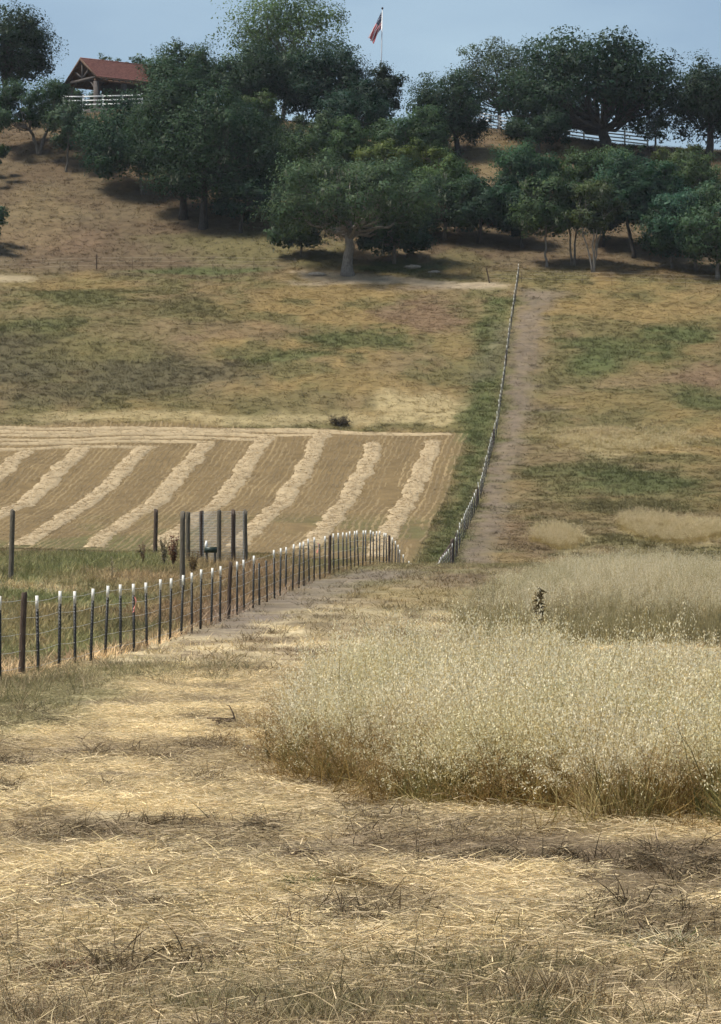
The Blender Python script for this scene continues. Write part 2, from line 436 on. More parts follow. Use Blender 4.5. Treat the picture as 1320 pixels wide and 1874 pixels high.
def zone_color(x, y):
    x = np.asarray(x, float); y = np.asarray(y, float)
    n1, n2, n3 = fbm(x / 3.1, y / 4.5, 41), fbm(x / 9, y / 13, 51), fbm(x / .8, y / 1.1, 61)
    c = np.empty(x.shape + (3,))
    nn = sstep(.36, .66, fbm(x / .75 + 3, y / 1.5, 141, 4))[..., None]
    near = (C_STRAW * 1.15) * (1 - nn) + (C_SOIL * .6 + C_TAN * .55) * nn
    far = (C_TAN + (C_GOLD - C_TAN) * sstep(.35, .7, n2)[..., None])
    far = far + (C_OLIVE - far) * sstep(.34, .6, n1)[..., None] * .85
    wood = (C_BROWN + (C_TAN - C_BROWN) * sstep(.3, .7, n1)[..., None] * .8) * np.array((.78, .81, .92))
    mid = C_TAN + (C_OLIVE - C_TAN) * sstep(.3, .6, n1)[..., None] * .6
    leftside = (x < fence_x(y))
    w1 = sstep(110, 70, y)[..., None]
    eb = (sstep(15.4, 12.6, y + (fbm(x / .6, y / .6, 133, 3) - .5) * 4.5) * .58)[..., None]
    near = near * (1 - eb) + (C_BROWN * .7 + C_TAN * .4) * eb
    c = near * w1 + mid * (1 - w1)
    lw = (sstep(0.2, -1.2, x - fence_x(y)) * sstep(58, 66, y))[..., None]
    lc = (C_OLIVE * .75 + C_TAN * .25) * (1 - sstep(.4, .62, n1)[..., None]) + (C_GREEN * .6 + C_OLIVE * .5) * sstep(.45, .68, n1)[..., None]
    c = c * (1 - lw) + lc * lw
    w2 = sstep(190, 200, y)[..., None]; c = c * (1 - w2) + far * w2
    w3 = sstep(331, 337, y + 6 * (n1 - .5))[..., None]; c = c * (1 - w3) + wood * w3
    wx, wy = (fbm(x / 2.2, y / 2.2, 71) - .5), (fbm(x / 2.2 + 40, y / 2.2, 72) - .5)
    for X0, Y0, rx, ry, cc, a in _blobs:
        q = np.hypot((x - X0) / rx + wx * 1.3, (y - Y0) / ry + wy * 1.3)
        m = (a * sstep(1.15, .55, q))[..., None]
        c = c * (1 - m) + cc * m
    jx, jy = x + wx * 2.6 + (n3 - .5) * 1.2, y + wy * 4
    f = inside_field(x, y)[..., None]
    gm = sstep(.5, .68, fbm(x / 7, y / 9, 81))[..., None] * .55 * sstep(232, 218, y)[..., None]
    fc = C_STUB * (.85 + .3 * n1[..., None]); fc = fc * (1 - gm) + C_GREEN * gm
    c = c * (1 - f) + fc * f
    for P, soft, cc, a in _zones:
        m = (a * poly_mask(jx, jy, P, soft * 1.6) * (.45 + .8 * n3))[..., None]
        cc = cc * (.78 + .44 * fbm(x / .55, y / 2.2, 151, 3))[..., None]
        m = np.clip(m, 0, 1)
        c = c * (1 - m) + cc * m
    c = c * (1 + (np.array((.85, .815, .73)) - 1) * sstep(150, 215, y)[..., None])
    return np.clip(c * (.9 + .2 * n3[..., None]), .01, .8)

# ------------------------------------------------------------------ ground sheets
def sheet(name, xs, ys, lift=0.0, keep=None, skew=False):
    X, Y = np.meshgrid(xs, ys)
    if skew: X = X + fence_x(Y)
    Z = terrain(X, Y) + lift
    V = np.stack([X, Y, Z], -1).reshape(-1, 3)
    ny, nx = X.shape
    i = (np.arange(ny - 1)[:, None] * nx + np.arange(nx - 1)[None])
    Q = np.stack([i, i + 1, i + nx + 1, i + nx], -1).reshape(-1, 4)
    if keep is not None:
        cx = V[Q, 0].mean(1); cy = V[Q, 1].mean(1)
        Q = Q[keep(cx, cy)]
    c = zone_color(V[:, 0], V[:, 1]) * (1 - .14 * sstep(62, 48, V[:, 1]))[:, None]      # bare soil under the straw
    return add(name, mesh(name, V, [Q], M_GROUND, col=c, smooth=True))
def spaced(*segs):
    return np.unique(np.round(np.concatenate([np.arange(a, b, s) for a, b, s in segs]), 4))
ys = spaced((-40, 8, 6), (8, 60, .22), (60, 150, .7), (150, 400, 1.0), (400, 480, 4), (480, 900, 30), (900, 3900, 300))
xs = spaced((-2500, -300, 200), (-300, -70, 12), (-70, -14, 1.4), (-14, -8, .5), (-8, 8, .22), (8, 14, .5), (14, 70, 1.4), (70, 300, 12), (300, 2500, 200))
tag(sheet('ground', xs, ys), 'dry grass hillside rising from straw littered foreground to the ridge', 'ground', kind='structure')
_trk = [z[0] for z in _zones[:1]]
tag(sheet('dirt_track', np.arange(-1.5, 9, .35), np.arange(196, 336, .7), .03, keep=lambda x, y: poly_mask(x, y, _trk[0], .01) > .5, skew=True),
    'bare earth track running up the hill right of the long fence', 'track', kind='structure')
tag(sheet('mown_field', np.arange(-75, 0, .5), np.arange(190, 276, .6), .03, keep=lambda x, y: inside_field(x, y, .01) > .5, skew=True),
    'mown brown hayfield striped with hay windrows', 'field', kind='structure')

# ------------------------------------------------------------------ scattered plants (uncountable): instances on points
def scatter(name, pts, rot, scl, tint, pick, protos, label, cat):
    me = bpy.data.meshes.new(name)
    me.vertices.add(len(pts)); me.vertices.foreach_set('co', np.asarray(pts, np.float32).ravel())
    for nm, ty, arr, key in (('rot', 'FLOAT_VECTOR', rot, 'vector'), ('scl', 'FLOAT_VECTOR', scl, 'vector')):
        a = me.attributes.new(nm, ty, 'POINT'); a.data.foreach_set(key, np.asarray(arr, np.float32).ravel())
    a = me.attributes.new('pick', 'INT', 'POINT'); a.data.foreach_set('value', np.asarray(pick, np.int32))
    a = me.attributes.new('tint', 'FLOAT_COLOR', 'POINT')
    t4 = np.ones((len(pts), 4), np.float32); t4[:, :3] = tint
    a.data.foreach_set('color', t4.ravel())
    pc = bpy.data.collections.new(name + '_kinds')
    for k, m in enumerate(protos): pc.objects.link(bpy.data.objects.new('%s_kind_%02d' % (name, k), m))
    o = add(name, me)
    g = bpy.data.node_groups.new(name, 'GeometryNodeTree')
    g.interface.new_socket('Geometry', in_out='INPUT', socket_type='NodeSocketGeometry')
    g.interface.new_socket('Geometry', in_out='OUTPUT', socket_type='NodeSocketGeometry')
    gi, go = g.nodes.new('NodeGroupInput'), g.nodes.new('NodeGroupOutput')
    iop = g.nodes.new('GeometryNodeInstanceOnPoints')
    ci = g.nodes.new('GeometryNodeCollectionInfo'); ci.inputs[0].default_value = pc
    ci.inputs['Separate Children'].default_value = True; ci.inputs['Reset Children'].default_value = True
    def na(nm, ty):
        x = g.nodes.new('GeometryNodeInputNamedAttribute'); x.data_type = ty; x.inputs[0].default_value = nm
        return x.outputs[0]
    g.links.new(gi.outputs[0], iop.inputs['Points']); g.links.new(ci.outputs[0], iop.inputs['Instance'])
    iop.inputs['Pick Instance'].default_value = True
    g.links.new(na('pick', 'INT'), iop.inputs['Instance Index'])
    e2r = g.nodes.new('FunctionNodeEulerToRotation')
    g.links.new(na('rot', 'FLOAT_VECTOR'), e2r.inputs[0]); g.links.new(e2r.outputs[0], iop.inputs['Rotation'])
    g.links.new(na('scl', 'FLOAT_VECTOR'), iop.inputs['Scale'])
    g.links.new(iop.outputs[0], go.inputs[0])
    md = o.modifiers.new('spread', 'NODES'); md.node_group = g
    return tag(o, label, cat, kind='stuff')

def frustum_pts(rng, d0, d1, dens, margin=1.25, extra=1.5):
    w = lambda d: d * .22 * margin + 2 * extra
    area = (w(d0) + w(d1)) / 2 * (d1 - d0)
    n = int(area * dens)
    d = rng.uniform(d0, d1, n * 2)
    d = d[rng.random(n * 2) < w(d) / w(d1)][:n]
    x = (rng.random(len(d)) - .5) * w(d)
    return x, d

def unit(v): return v / (np.linalg.norm(v, axis=-1, keepdims=True) + 1e-9)
def tuft_mesh(seed, n, h, spread, width, lean, bend, segs=2):
    r = rng_of(seed); g = Geo()
    a = r.uniform(0, 2 * np.pi, n); q = spread * np.sqrt(r.random(n))
    base = np.stack([np.cos(a) * q, np.sin(a) * q, np.full(n, -.02)], 1)
    b = a + r.normal(0, .9, n); l = np.abs(r.normal(0, lean, n))
    dr = unit(np.stack([np.cos(b) * l, np.sin(b) * l, np.ones(n)], 1))
    k = r.uniform(.7, 1.25, n)
    c = np.stack([k * r.uniform(.96, 1.05, n), k, k * r.uniform(.88, 1.05, n)], 1)
    g.blades(base, dr, h * r.uniform(.45, 1.1, n), width * r.uniform(.6, 1.2, n), bend * r.uniform(.2, 1.3, n), c, r, segs)
    return g.build('grass_tuft', M_GRASS)
def straw_mesh(seed, n=165, rad=.27):
    r = rng_of(seed); g = Geo()
    base = np.stack([r.normal(0, rad * .55, n), r.normal(0, rad * .55, n), r.uniform(.004, .05, n)], 1)
    a = r.normal(0, 1.0, n) + np.pi * (r.random(n) < .5)
    dr = unit(np.stack([np.cos(a), np.sin(a), r.normal(.1, .2, n)], 1))
    k = r.uniform(.62, 1.18, n)
    g.blades(base, dr, np.where(r.random(n) < .05, r.uniform(.1, .22, n), r.uniform(.02, .1, n)), r.uniform(.002, .0046, n), r.uniform(-.05, .3, n), np.stack([k, k * .99, k * r.uniform(.85, 1.05, n)], 1), r, 2)
    return g.build('straw_bunch', M_GRASS)
def oat_mesh(seed, stems=5, hgt=1.08):
    r = rng_of(seed)
    gs, gh = Geo(), Geo()
    for _ in range(stems):
        b = np.array([r.normal(0, .09), r.normal(0, .09), -.03]); H = hgt * r.uniform(.75, 1.15)
        ld = r.uniform(0, 2 * np.pi); le = abs(r.normal(0, .14)); bd = r.uniform(.02, .22)
        dv = np.array([np.cos(ld) * le, np.sin(ld) * le, 1.0]); dv /= np.linalg.norm(dv)
        hd = np.array([np.cos(ld), np.sin(ld), 0])
        t = np.linspace(0, 1, 5)
        P = b + dv * (H * t)[:, None] + hd * (H * bd * t ** 2.4)[:, None] - np.array([0, 0, 1]) * (H * bd * .45 * t ** 3)[:, None]
        sdv = unit(np.cross(dv, r.normal(size=3)))
        w = .0055 * (1 - .6 * t)
        V = np.stack([P - sdv * w[:, None] / 2, P + sdv * w[:, None] / 2], 1).reshape(-1, 3)
        Q = [(2 * k, 2 * k + 1, 2 * k + 3, 2 * k + 2) for k in range(4)]
        gs.put(V, Q, None, np.array((1, 1, 1)) * r.uniform(.7, 1.25))
        ns = r.integers(24, 34)
        ts = .68 + .32 * r.random(ns) ** .8
        pc = np.stack([np.interp(ts, t, P[:, k]) for k in range(3)], 1)
        ang = r.uniform(0, 2 * np.pi, ns); rad = r.uniform(.015, .085, ns) * (1.25 - .6 * (ts - .68) / .32)
        off = np.stack([np.cos(ang) * rad, np.sin(ang) * rad, r.uniform(-.02, .03, ns)], 1)
        gs.blades(pc, unit(off), np.linalg.norm(off, axis=1), .0025, .1, np.full((ns, 3), 1.1), r, 1)
        tip = pc + off
        dn = unit(np.stack([r.normal(0, .45, ns), r.normal(0, .45, ns), -np.ones(ns)], 1))
        ss = unit(np.cross(dn, r.normal(size=(ns, 3))))
        L = r.uniform(.019, .031, ns)[:, None]; W = r.uniform(.0065, .0105, ns)[:, None]
        V = np.stack([tip, tip + dn * L * .4 - ss * W / 2, tip + dn * L, tip + dn * L * .4 + ss * W / 2], 1).reshape(-1, 3)
        k = r.uniform(.75, 1.15, ns)
        gh.put(V, np.arange(ns * 4).reshape(-1, 4), None, np.repeat(np.stack([k, k, k * r.uniform(.92, 1.04, ns)], 1), 4, 0))
    n = 9
    a = r.uniform(0, 2 * np.pi, n)
    base = np.stack([r.normal(0, .1, n), r.normal(0, .1, n), np.full(n, -.02)], 1)
    dr = unit(np.stack([np.cos(a) * .35, np.sin(a) * .35, np.ones(n)], 1))
    gs.blades(base, dr, r.uniform(.25, .7, n), .009, r.uniform(.1, .6, n), np.stack([r.uniform(.7, 1.2, n)] * 3, 1) * np.array((.95, 1.0, .9)), r, 2)
    V = np.vstack(gs.V + gh.V); ns_ = gs.n
    Qs, Qh = np.vstack(gs.Q), np.vstack(gh.Q) + ns_
    return mesh('oat_plant', V, [np.vstack([Qs, Qh])], [M_OATSTEM, M_OATHEAD], midx=[0] * len(Qs) + [1] * len(Qh), col=np.vstack(gs.C + gh.C))

def std_scatter(name, x, y, tint, protos, label, cat, rng, s0=.7, s1=1.3, sz=None, tilt=.08, rz=None, rx=0.0):
    n = len(x)
    pts = np.stack([x, y, terrain(x, y)], 1)
    rot = np.stack([rng.normal(0, 1, n) * tilt + rx, rng.normal(0, 1, n) * tilt, rng.uniform(0, 6.283, n) if rz is None else rz], 1)
    s = rng.uniform(s0, s1, n)
    scl = np.stack([s, s, s * (1 if sz is None else sz)], 1)
    return scatter(name, pts, rot, scl, tint, rng.integers(0, len(protos), n), protos, label, cat)

# --- straw litter on the near ground
OATS_A = np.array([hit(u, v)[:2] for u, v in ((1650, 1535), (1320, 1522), (1150, 1506), (1000, 1498), (860, 1484), (700, 1466), (590, 1424), (560, 1376))]
                  + [(-.42, 33.5), (-.36, 37), (11.5, 38)])
OATS_B = np.array([hit(u, v)[:2] for u, v in ((1600, 1190), (1320, 1186), (1100, 1184), (850, 1176), (862, 1130), (950, 1075), (1010, 1062))]
                  + [(6.8, 113), (40, 116), (40, 70)])
r = rng_of(1)
x, y = frustum_pts(r, 11, 26, 34); x2, y2 = frustum_pts(r, 26, 62, 15, extra=2); x, y = np.r_[x, x2], np.r_[y, y2]
zc = zone_color(x, y)
lum = zc @ np.array((.3, .6, .1))
keep = (r.random(len(x)) < np.clip(.10 + .9 * sstep(.14, .3, lum), 0, 1)) & (poly_mask(x, y, OATS_A, .3) < .6) & ((x - fence_x(y)) > -1.5) & (r.random(len(x)) > .6 * sstep(15.2, 12.4, y + (fbm(x / .6, y / .6, 133, 3) - .5) * 4.5))
x, y, zc = x[keep], y[keep], zc[keep]
tint = (zc * 1.36 + C_PALE * .2) * r.uniform(.7, 1.3, (len(x), 1))
std_scatter('straw_litter', x, y, tint, [straw_mesh(100 + k) for k in range(10)], 'flattened pale straw covering the foreground ground', 'straw', r, .7, 1.5, rz=r.normal(0, .5, len(x)))

# --- short dead grass standing in the near ground
r = rng_of(2)
x, y = frustum_pts(r, 11, 62, 30)
zc = zone_color(x, y)
cl = fbm(x / .9, y / 1.1, 91, 3)
edge = sstep(15.0, 12.2, y + (fbm(x / .5, y / .5, 93, 2) - .5) * 2)
side = sstep(1.8, -.3, x - fence_x(y)) * sstep(30, 40, y)
keep = (r.random(len(x)) < np.clip(sstep(.5, .72, cl) * .45 + edge * .95 + side * .9 + .13, 0, 1)) & (poly_mask(x, y, OATS_A, .3) < .6)
x, y, zc, edge, side = x[keep], y[keep], zc[keep], edge[keep], side[keep]
mixg = r.random((len(x), 1))
tint = zc * .8 + np.where(mixg < .2, C_OLIVE * .35, C_TAN * .4)
tint = tint * r.uniform(.65, 1.25, (len(x), 1))
std_scatter('stubble_grass', x, y, tint, [tuft_mesh(200 + k, 22, .15, .09, .0045, .6, .5) for k in range(8)], 'short dead grass tufts standing in the straw', 'grass', r, .4, 1.2, sz=r.uniform(.35, 1.2, len(x)) * (1 + .3 * edge + .8 * side))

r = rng_of(24)
x, y = frustum_pts(r, 13, 44, 60)
lum = zone_color(x, y) @ np.array((.3, .6, .1))
k = (r.random(len(x)) < sstep(.27, .16, lum) * sstep(.42, .58, fbm(x / .45, y / .7, 137, 3))) & (poly_mask(x, y, OATS_A, .3) < .4) & ((x - fence_x(y)) > .5)
x, y = x[k], y[k]
t = np.where(r.random((len(x), 1)) < .7, np.array((.105, .076, .046)), C_TAN * .8) * r.uniform(.6, 1.35, (len(x), 1))
std_scatter('matted_grass', x, y, t, [tuft_mesh(270 + k, 34, .14, .13, .005, 1.6, .6, 3) for k in range(8)], 'dark matted dead grass on the bare soil patches', 'grass', r, .5, 1.5, sz=r.uniform(.5, 1.2, len(x)), tilt=.25)
r = rng_of(23)
x, y = frustum_pts(r, 11, 17, 260, extra=.5)
k = r.random(len(x)) < (.12 + .88 * sstep(15.2, 12.6, y + (fbm(x / .6, y / .6, 133, 3) - .5) * 4.5)) * (.25 + .9 * sstep(.35, .6, fbm(x / .35, y / .45, 134, 3)))
x, y = x[k], y[k]
q = r.random((len(x), 1)); gm = sstep(.5, .62, fbm(x / .5, y / .5, 135, 2))[:, None]
t = np.where(q < .25, C_STRAW, np.where(q < .65, C_TAN * 1.1, C_BROWN * 1.0)) * (1 - .6 * gm) + gm * .6 * C_OLIVE * 1.2
std_scatter('edge_grass', x, y, t * r.uniform(.7, 1.3, (len(x), 1)), [tuft_mesh(250 + k, 16, .16, .05, .0042, .5, .55, 3) for k in range(8)], 'short dead grass standing along the bottom of the foreground', 'grass', r, .5, 1.4, sz=r.uniform(.6, 1.25, len(x)))
r = rng_of(22)
x, y = frustum_pts(r, 33, 62, 26)
off = x - fence_x(y)
k = r.random(len(x)) < sstep(3.4, -.2, off + (fbm(x / .8, y / 1.6, 131, 3) - .5) * 4.5) * sstep(-3, -1.5, off) * (.25 + .9 * fbm(x / .6, y / .9, 132, 3))
x, y = x[k], y[k]
q = r.random((len(x), 1))
t = np.where(q < .5, C_OLIVE * 1.3, np.where(q < .85, C_TAN * 1.3, C_STRAW)) * r.uniform(.75, 1.25, (len(x), 1))
std_scatter('fence_side_grass', x, y, t, [tuft_mesh(230 + k, 24, .34, .12, .008, .5, .45, 3) for k in range(6)], 'olive and tan grass tufts along the foot of the near fence', 'grass', r, .5, 1.25)
# --- wild oats, the big stand on the right and the one behind it
oats = [oat_mesh(300 + k) for k in range(9)]
grassy = [tuft_mesh(330 + k, 30, .74, .14, .008, .24, .42, 3) for k in range(6)]
def fill(rng, P, dens):
    lo, hi_ = P.min(0), P.max(0)
    n = int((hi_ - lo).prod() * dens)
    x, y = rng.uniform(lo[0], hi_[0], n), rng.uniform(lo[1], hi_[1], n)
    return x, y
r = rng_of(3)
x, y = fill(r, OATS_A, 105)
m = poly_mask(x + (fbm(x / .7, y / .9, 95) - .5) * 1.5, y + (fbm(x / .7 + 9, y / .9, 96) - .5) * 2.8, OATS_A, .3)
k = r.random(len(x)) < m
x, y, m = x[k], y[k], m[k]
hv = .55 * fbm(x / 1.5, y / 1.9, 97, 4) + .45 * fbm(x / 3.6 + 2, y / 4, 197, 2); out_ = (r.random(len(x)) < .14) * r.uniform(.05, .32, len(x))
t = np.array((1, 1, 1)) * r.uniform(.88, 1.18, (len(x), 1))
gr = sstep(.52, .7, fbm(x / .8, y / .8, 98, 3))[:, None]
t = t * (1 - gr * .22) + gr * np.array((.15, .17, .08))
std_scatter('wild_oats', x, y, t, oats, 'tall pale wild oats standing in the right foreground', 'wild oats', r, .85, 1.15, sz=(.16 + 1.32 * hv + out_) * (.85 + .15 * m), tilt=.12 + .2 * (1 - m))
x, y = fill(r, OATS_A + np.array((-.2, -.8)), 34)
ms = poly_mask(x + (fbm(x / .5, y / .5, 195) - .5) * 1.2, y + (fbm(x / .5, y / .5, 196) - .5) * 2.2, OATS_A, .55)
k = (ms > .02) & (ms < .75) & (r.random(len(x)) < .8) & (y < 36)
x, y = x[k], y[k]
std_scatter('lodged_oats', x, y, np.array((.62, .5, .36)) * r.uniform(.5, 1.0, (len(x), 1)), oats, 'bent and fallen oat stems along the edge of the stand', 'wild oats', r, .6, .95, sz=r.uniform(.5, .85, len(x)), tilt=.75)
x, y = fill(r, OATS_A, 75)
k = r.random(len(x)) < poly_mask(x + (fbm(x / .7, y / .9, 95) - .5) * 1.5, y + (fbm(x / .7 + 9, y / .9, 96) - .5) * 2.8, OATS_A, .3)
x, y = x[k], y[k]
q = fbm(x / .7, y / .7, 99, 3)[:, None]
t = np.array((.235, .15, .052)) * (1 - sstep(.42, .6, q)) + np.array((.155, .15, .058)) * sstep(.42, .6, q)
std_scatter('oat_undergrowth', x, y, t * r.uniform(.7, 1.3, (len(x), 1)), grassy, 'brown and olive grass at the foot of the wild oats', 'grass', r, .7, 1.2, sz=r.uniform(.6, 1.1, len(x)), tilt=.15)
r = rng_of(4)
x, y = fill(r, OATS_B, 11)
wob = (fbm(x / 2.5, y / 5, 105) - .5) * 3
fr = sstep(72, 96, y + (fbm(x / 2.2, y / 5, 108) - .5) * 34)
k = (r.random(len(x)) < poly_mask(x + wob * 1.6, y + wob * 5, OATS_B, 1.6) * (.12 + .88 * fr)) & (np.abs(x) < y * .15 + 3)
x, y = x[k], y[k]
t = np.array((1, 1, 1)) * r.uniform(.75, 1.1, (len(x), 1))
ol = sstep(88, 70, y + (fbm(x / 1.5, y / 3, 107) - .5) * 14)[:, None]
gr = sstep(.5, .66, fbm(x / 2, y / 3, 106))[:, None]
t = t * (1 - gr * .3 - ol * .35) + (gr * .5 + ol * .2) * np.array((.2, .22, .12))
std_scatter('oat_meadow', x, y, t, oats, 'wild oats growing behind the big foreground stand', 'wild oats', r, .9, 1.25, sz=r.uniform(.6, 1.0, len(x)) * (1 - .25 * ol[:, 0]) * (.4 + .6 * poly_mask(x, y, OATS_B, 3.5)) * (.7 + .6 * fbm(x / 2.4, y / 4, 118)), tilt=.14)
x, y = fill(r, OATS_B, 7)
k = (r.random(len(x)) < poly_mask(x, y, OATS_B, 1.2) * (.35 + .65 * sstep(100, 74, y + (fbm(x / 2.2, y / 5, 108) - .5) * 34))) & (np.abs(x) < y * .15 + 3)
x, y = x[k], y[k]
t = (C_OLIVE * .9 + C_TAN * .5) * r.uniform(.6, 1.4, (len(x), 1))
std_scatter('meadow_undergrowth', x, y, t, grassy, 'olive grass mixed under the farther wild oats', 'grass', r, .8, 1.4, tilt=.12)

# --- rough grass beyond the fence, on the hill and under the trees
r = rng_of(5)
def row_mesh(seed):
    r = rng_of(seed); g = Geo(); n = 7                      # a ragged low strip of combed cut straw
    yy = np.linspace(-.62, .62, n); w = .085 * r.uniform(.6, 1.3, n); w[0] = w[-1] = .02
    cx = r.normal(0, .02, n)
    V = np.concatenate([np.stack([cx - w, yy, np.full(n, .015)], 1), np.stack([cx, yy, r.uniform(.05, .09, n)], 1), np.stack([cx + w, yy, np.full(n, .015)], 1)])
    Q = [(a + k, a + n + k, a + n + k + 1, a + k + 1) for a in (0, n) for k in range(n - 1)]
    g.put(V, Q, None, np.repeat(r.uniform(.85, 1.15, (3 * n, 1)), 3, 1))
    return g.build('stubble_row', M_GRASS)
row_tufts = [row_mesh(440 + k) for k in range(6)]
field_tufts = [tuft_mesh(400 + k, 16, .42, .22, .022, .5, .5) for k in range(8)]
x, y = frustum_pts(r, 55, 200, 7)
track = np.maximum(poly_mask(x, y, _zones[2][0], .4), 0)
k = ((poly_mask(x, y, OATS_B, .5) < .5) & (poly_mask(x, y, OATS_A, .5) < .5) & (r.random(len(x)) > track * .6)
     & (r.random(len(x)) < np.where(x < fence_x(y), 1.0, .45)))
x, y = x[k], y[k]
zc = zone_color(x, y)
lft = (x < fence_x(y)).astype(float); lft0 = lft
std_scatter('pasture_grass', x, y, zc * r.uniform(1.0, 1.75, (len(x), 1)) * (1 + .3 * lft0[:, None]) * (1 + lft0[:, None] * np.array((.12, 0, -.02))), field_tufts, 'rough green and tan grass around the near fence', 'grass', r, .6, 1.2,
            sz=.45 + .55 * lft * r.uniform(.4, 1.3, len(x)), tilt=.12)
r = rng_of(6)
x, y = frustum_pts(r, 196, 334, 6.5, margin=1.15, extra=3)
fm = inside_field(x, y, .4)
dm = np.maximum(poly_mask(x, y, _zones[0][0], .7), 0)
pth = np.maximum(poly_mask(x, y, _zones[3][0], .5), poly_mask(x, y, _zones[4][0], .5))
k = (fm < .4) & (r.random(len(x)) > dm * .72) & (r.random(len(x)) > pth * .9)
x, y = x[k], y[k]
zc = zone_color(x, y)
lum = zc @ np.array((.3, .6, .1))
hh = .35 + 1.1 * sstep(.22, .42, lum) + .5 * sstep(.14, .10, lum)
std_scatter('hill_grass', x, y, zc * r.uniform(.75, 1.3, (len(x), 1)), field_tufts, 'dry grass patched with green on the open hillside', 'grass', r, .8, 1.5, sz=hh * r.uniform(.6, 1.1, len(x)), tilt=.12)
r = rng_of(66)
px_, py_ = [], []
for u, v, ru, rv, n in ((1020, 990, 42, 16, 520), (1235, 975, 90, 20, 900), (1180, 958, 50, 10, 300), (1150, 812, 150, 20, 520)):
    c0, c1, c2 = hit(u, v, 170), hit(u, v + rv, 170), hit(u, v - rv, 170)
    a = r.uniform(0, 6.28, n); q = np.sqrt(r.random(n)) * (.75 + .6 * fbm(np.cos(a) * 2 + u, np.sin(a) * 2, 7, 3))
    px_.append(c0[0] + np.cos(a) * q * ru * c0[1] / FPX); py_.append(c0[1] + np.sin(a) * q * .5 * abs(c2[1] - c1[1]))
x, y = np.concatenate(px_), np.concatenate(py_)
k = inside_field(x, y, .3) < .5
x, y = x[k], y[k]
std_scatter('pale_oat_patches', x, y, np.array((.92, .88, .8)) * r.uniform(.7, 1.1, (len(x), 1)), oats, 'patches of pale standing oats on the far slope', 'wild oats', r, .8, 1.4, sz=r.uniform(.45, .8, len(x)), tilt=.15)
r = rng_of(7)
x, y = frustum_pts(r, 334, 402, 3.2, margin=1.1, extra=3)
zc = zone_color(x, y)
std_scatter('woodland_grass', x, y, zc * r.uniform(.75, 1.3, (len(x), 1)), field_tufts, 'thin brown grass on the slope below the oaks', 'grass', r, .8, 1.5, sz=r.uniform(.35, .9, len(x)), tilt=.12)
# --- stubble rows of the mown field, parallel to the fence
r = rng_of(8)
xs_, ys_, ts_ = [], [], []
for c in np.arange(-62, -2.2, .46):
    yy = np.arange(196, 275, .55) + r.uniform(0, .5)
    yy = yy + r.normal(0, .25, len(yy))
    xx = fence_x(yy) + c + r.normal(0, .05, len(yy)) + (vnoise(yy / 9, np.full(len(yy), c / 9), 111) - .5) * .5
    k = (inside_field(xx, yy, .3) > .5) & (np.abs(xx) < yy * .125 + 3) & (fbm(xx / 1.2, yy / 10, 112) > .33)
    xs_.append(xx[k]); ys_.append(yy[k]); ts_.append(np.full(k.sum(), r.uniform(.75, 1.25)))
x, y = np.concatenate(xs_), np.concatenate(ys_)
t = np.array((.205, .152, .08)) * np.concatenate(ts_)[:, None] * r.uniform(.9, 1.1, (len(x), 1)) * (.4 + .8 * fbm(x / 2, y / 9, 113))[:, None] + zone_color(x, y) * .45
stub = std_scatter('cut_stubble', x, y, t, row_tufts, 'rows of cut hay stubble in the mown field', 'stubble', r, .8, 1.25, rz=np.full(len(x), -math.atan(FB)) + r.normal(0, .03, len(x)), tilt=.0, rx=np.arctan2(terrain(x, y + .6) - terrain(x, y - .6), 1.2))

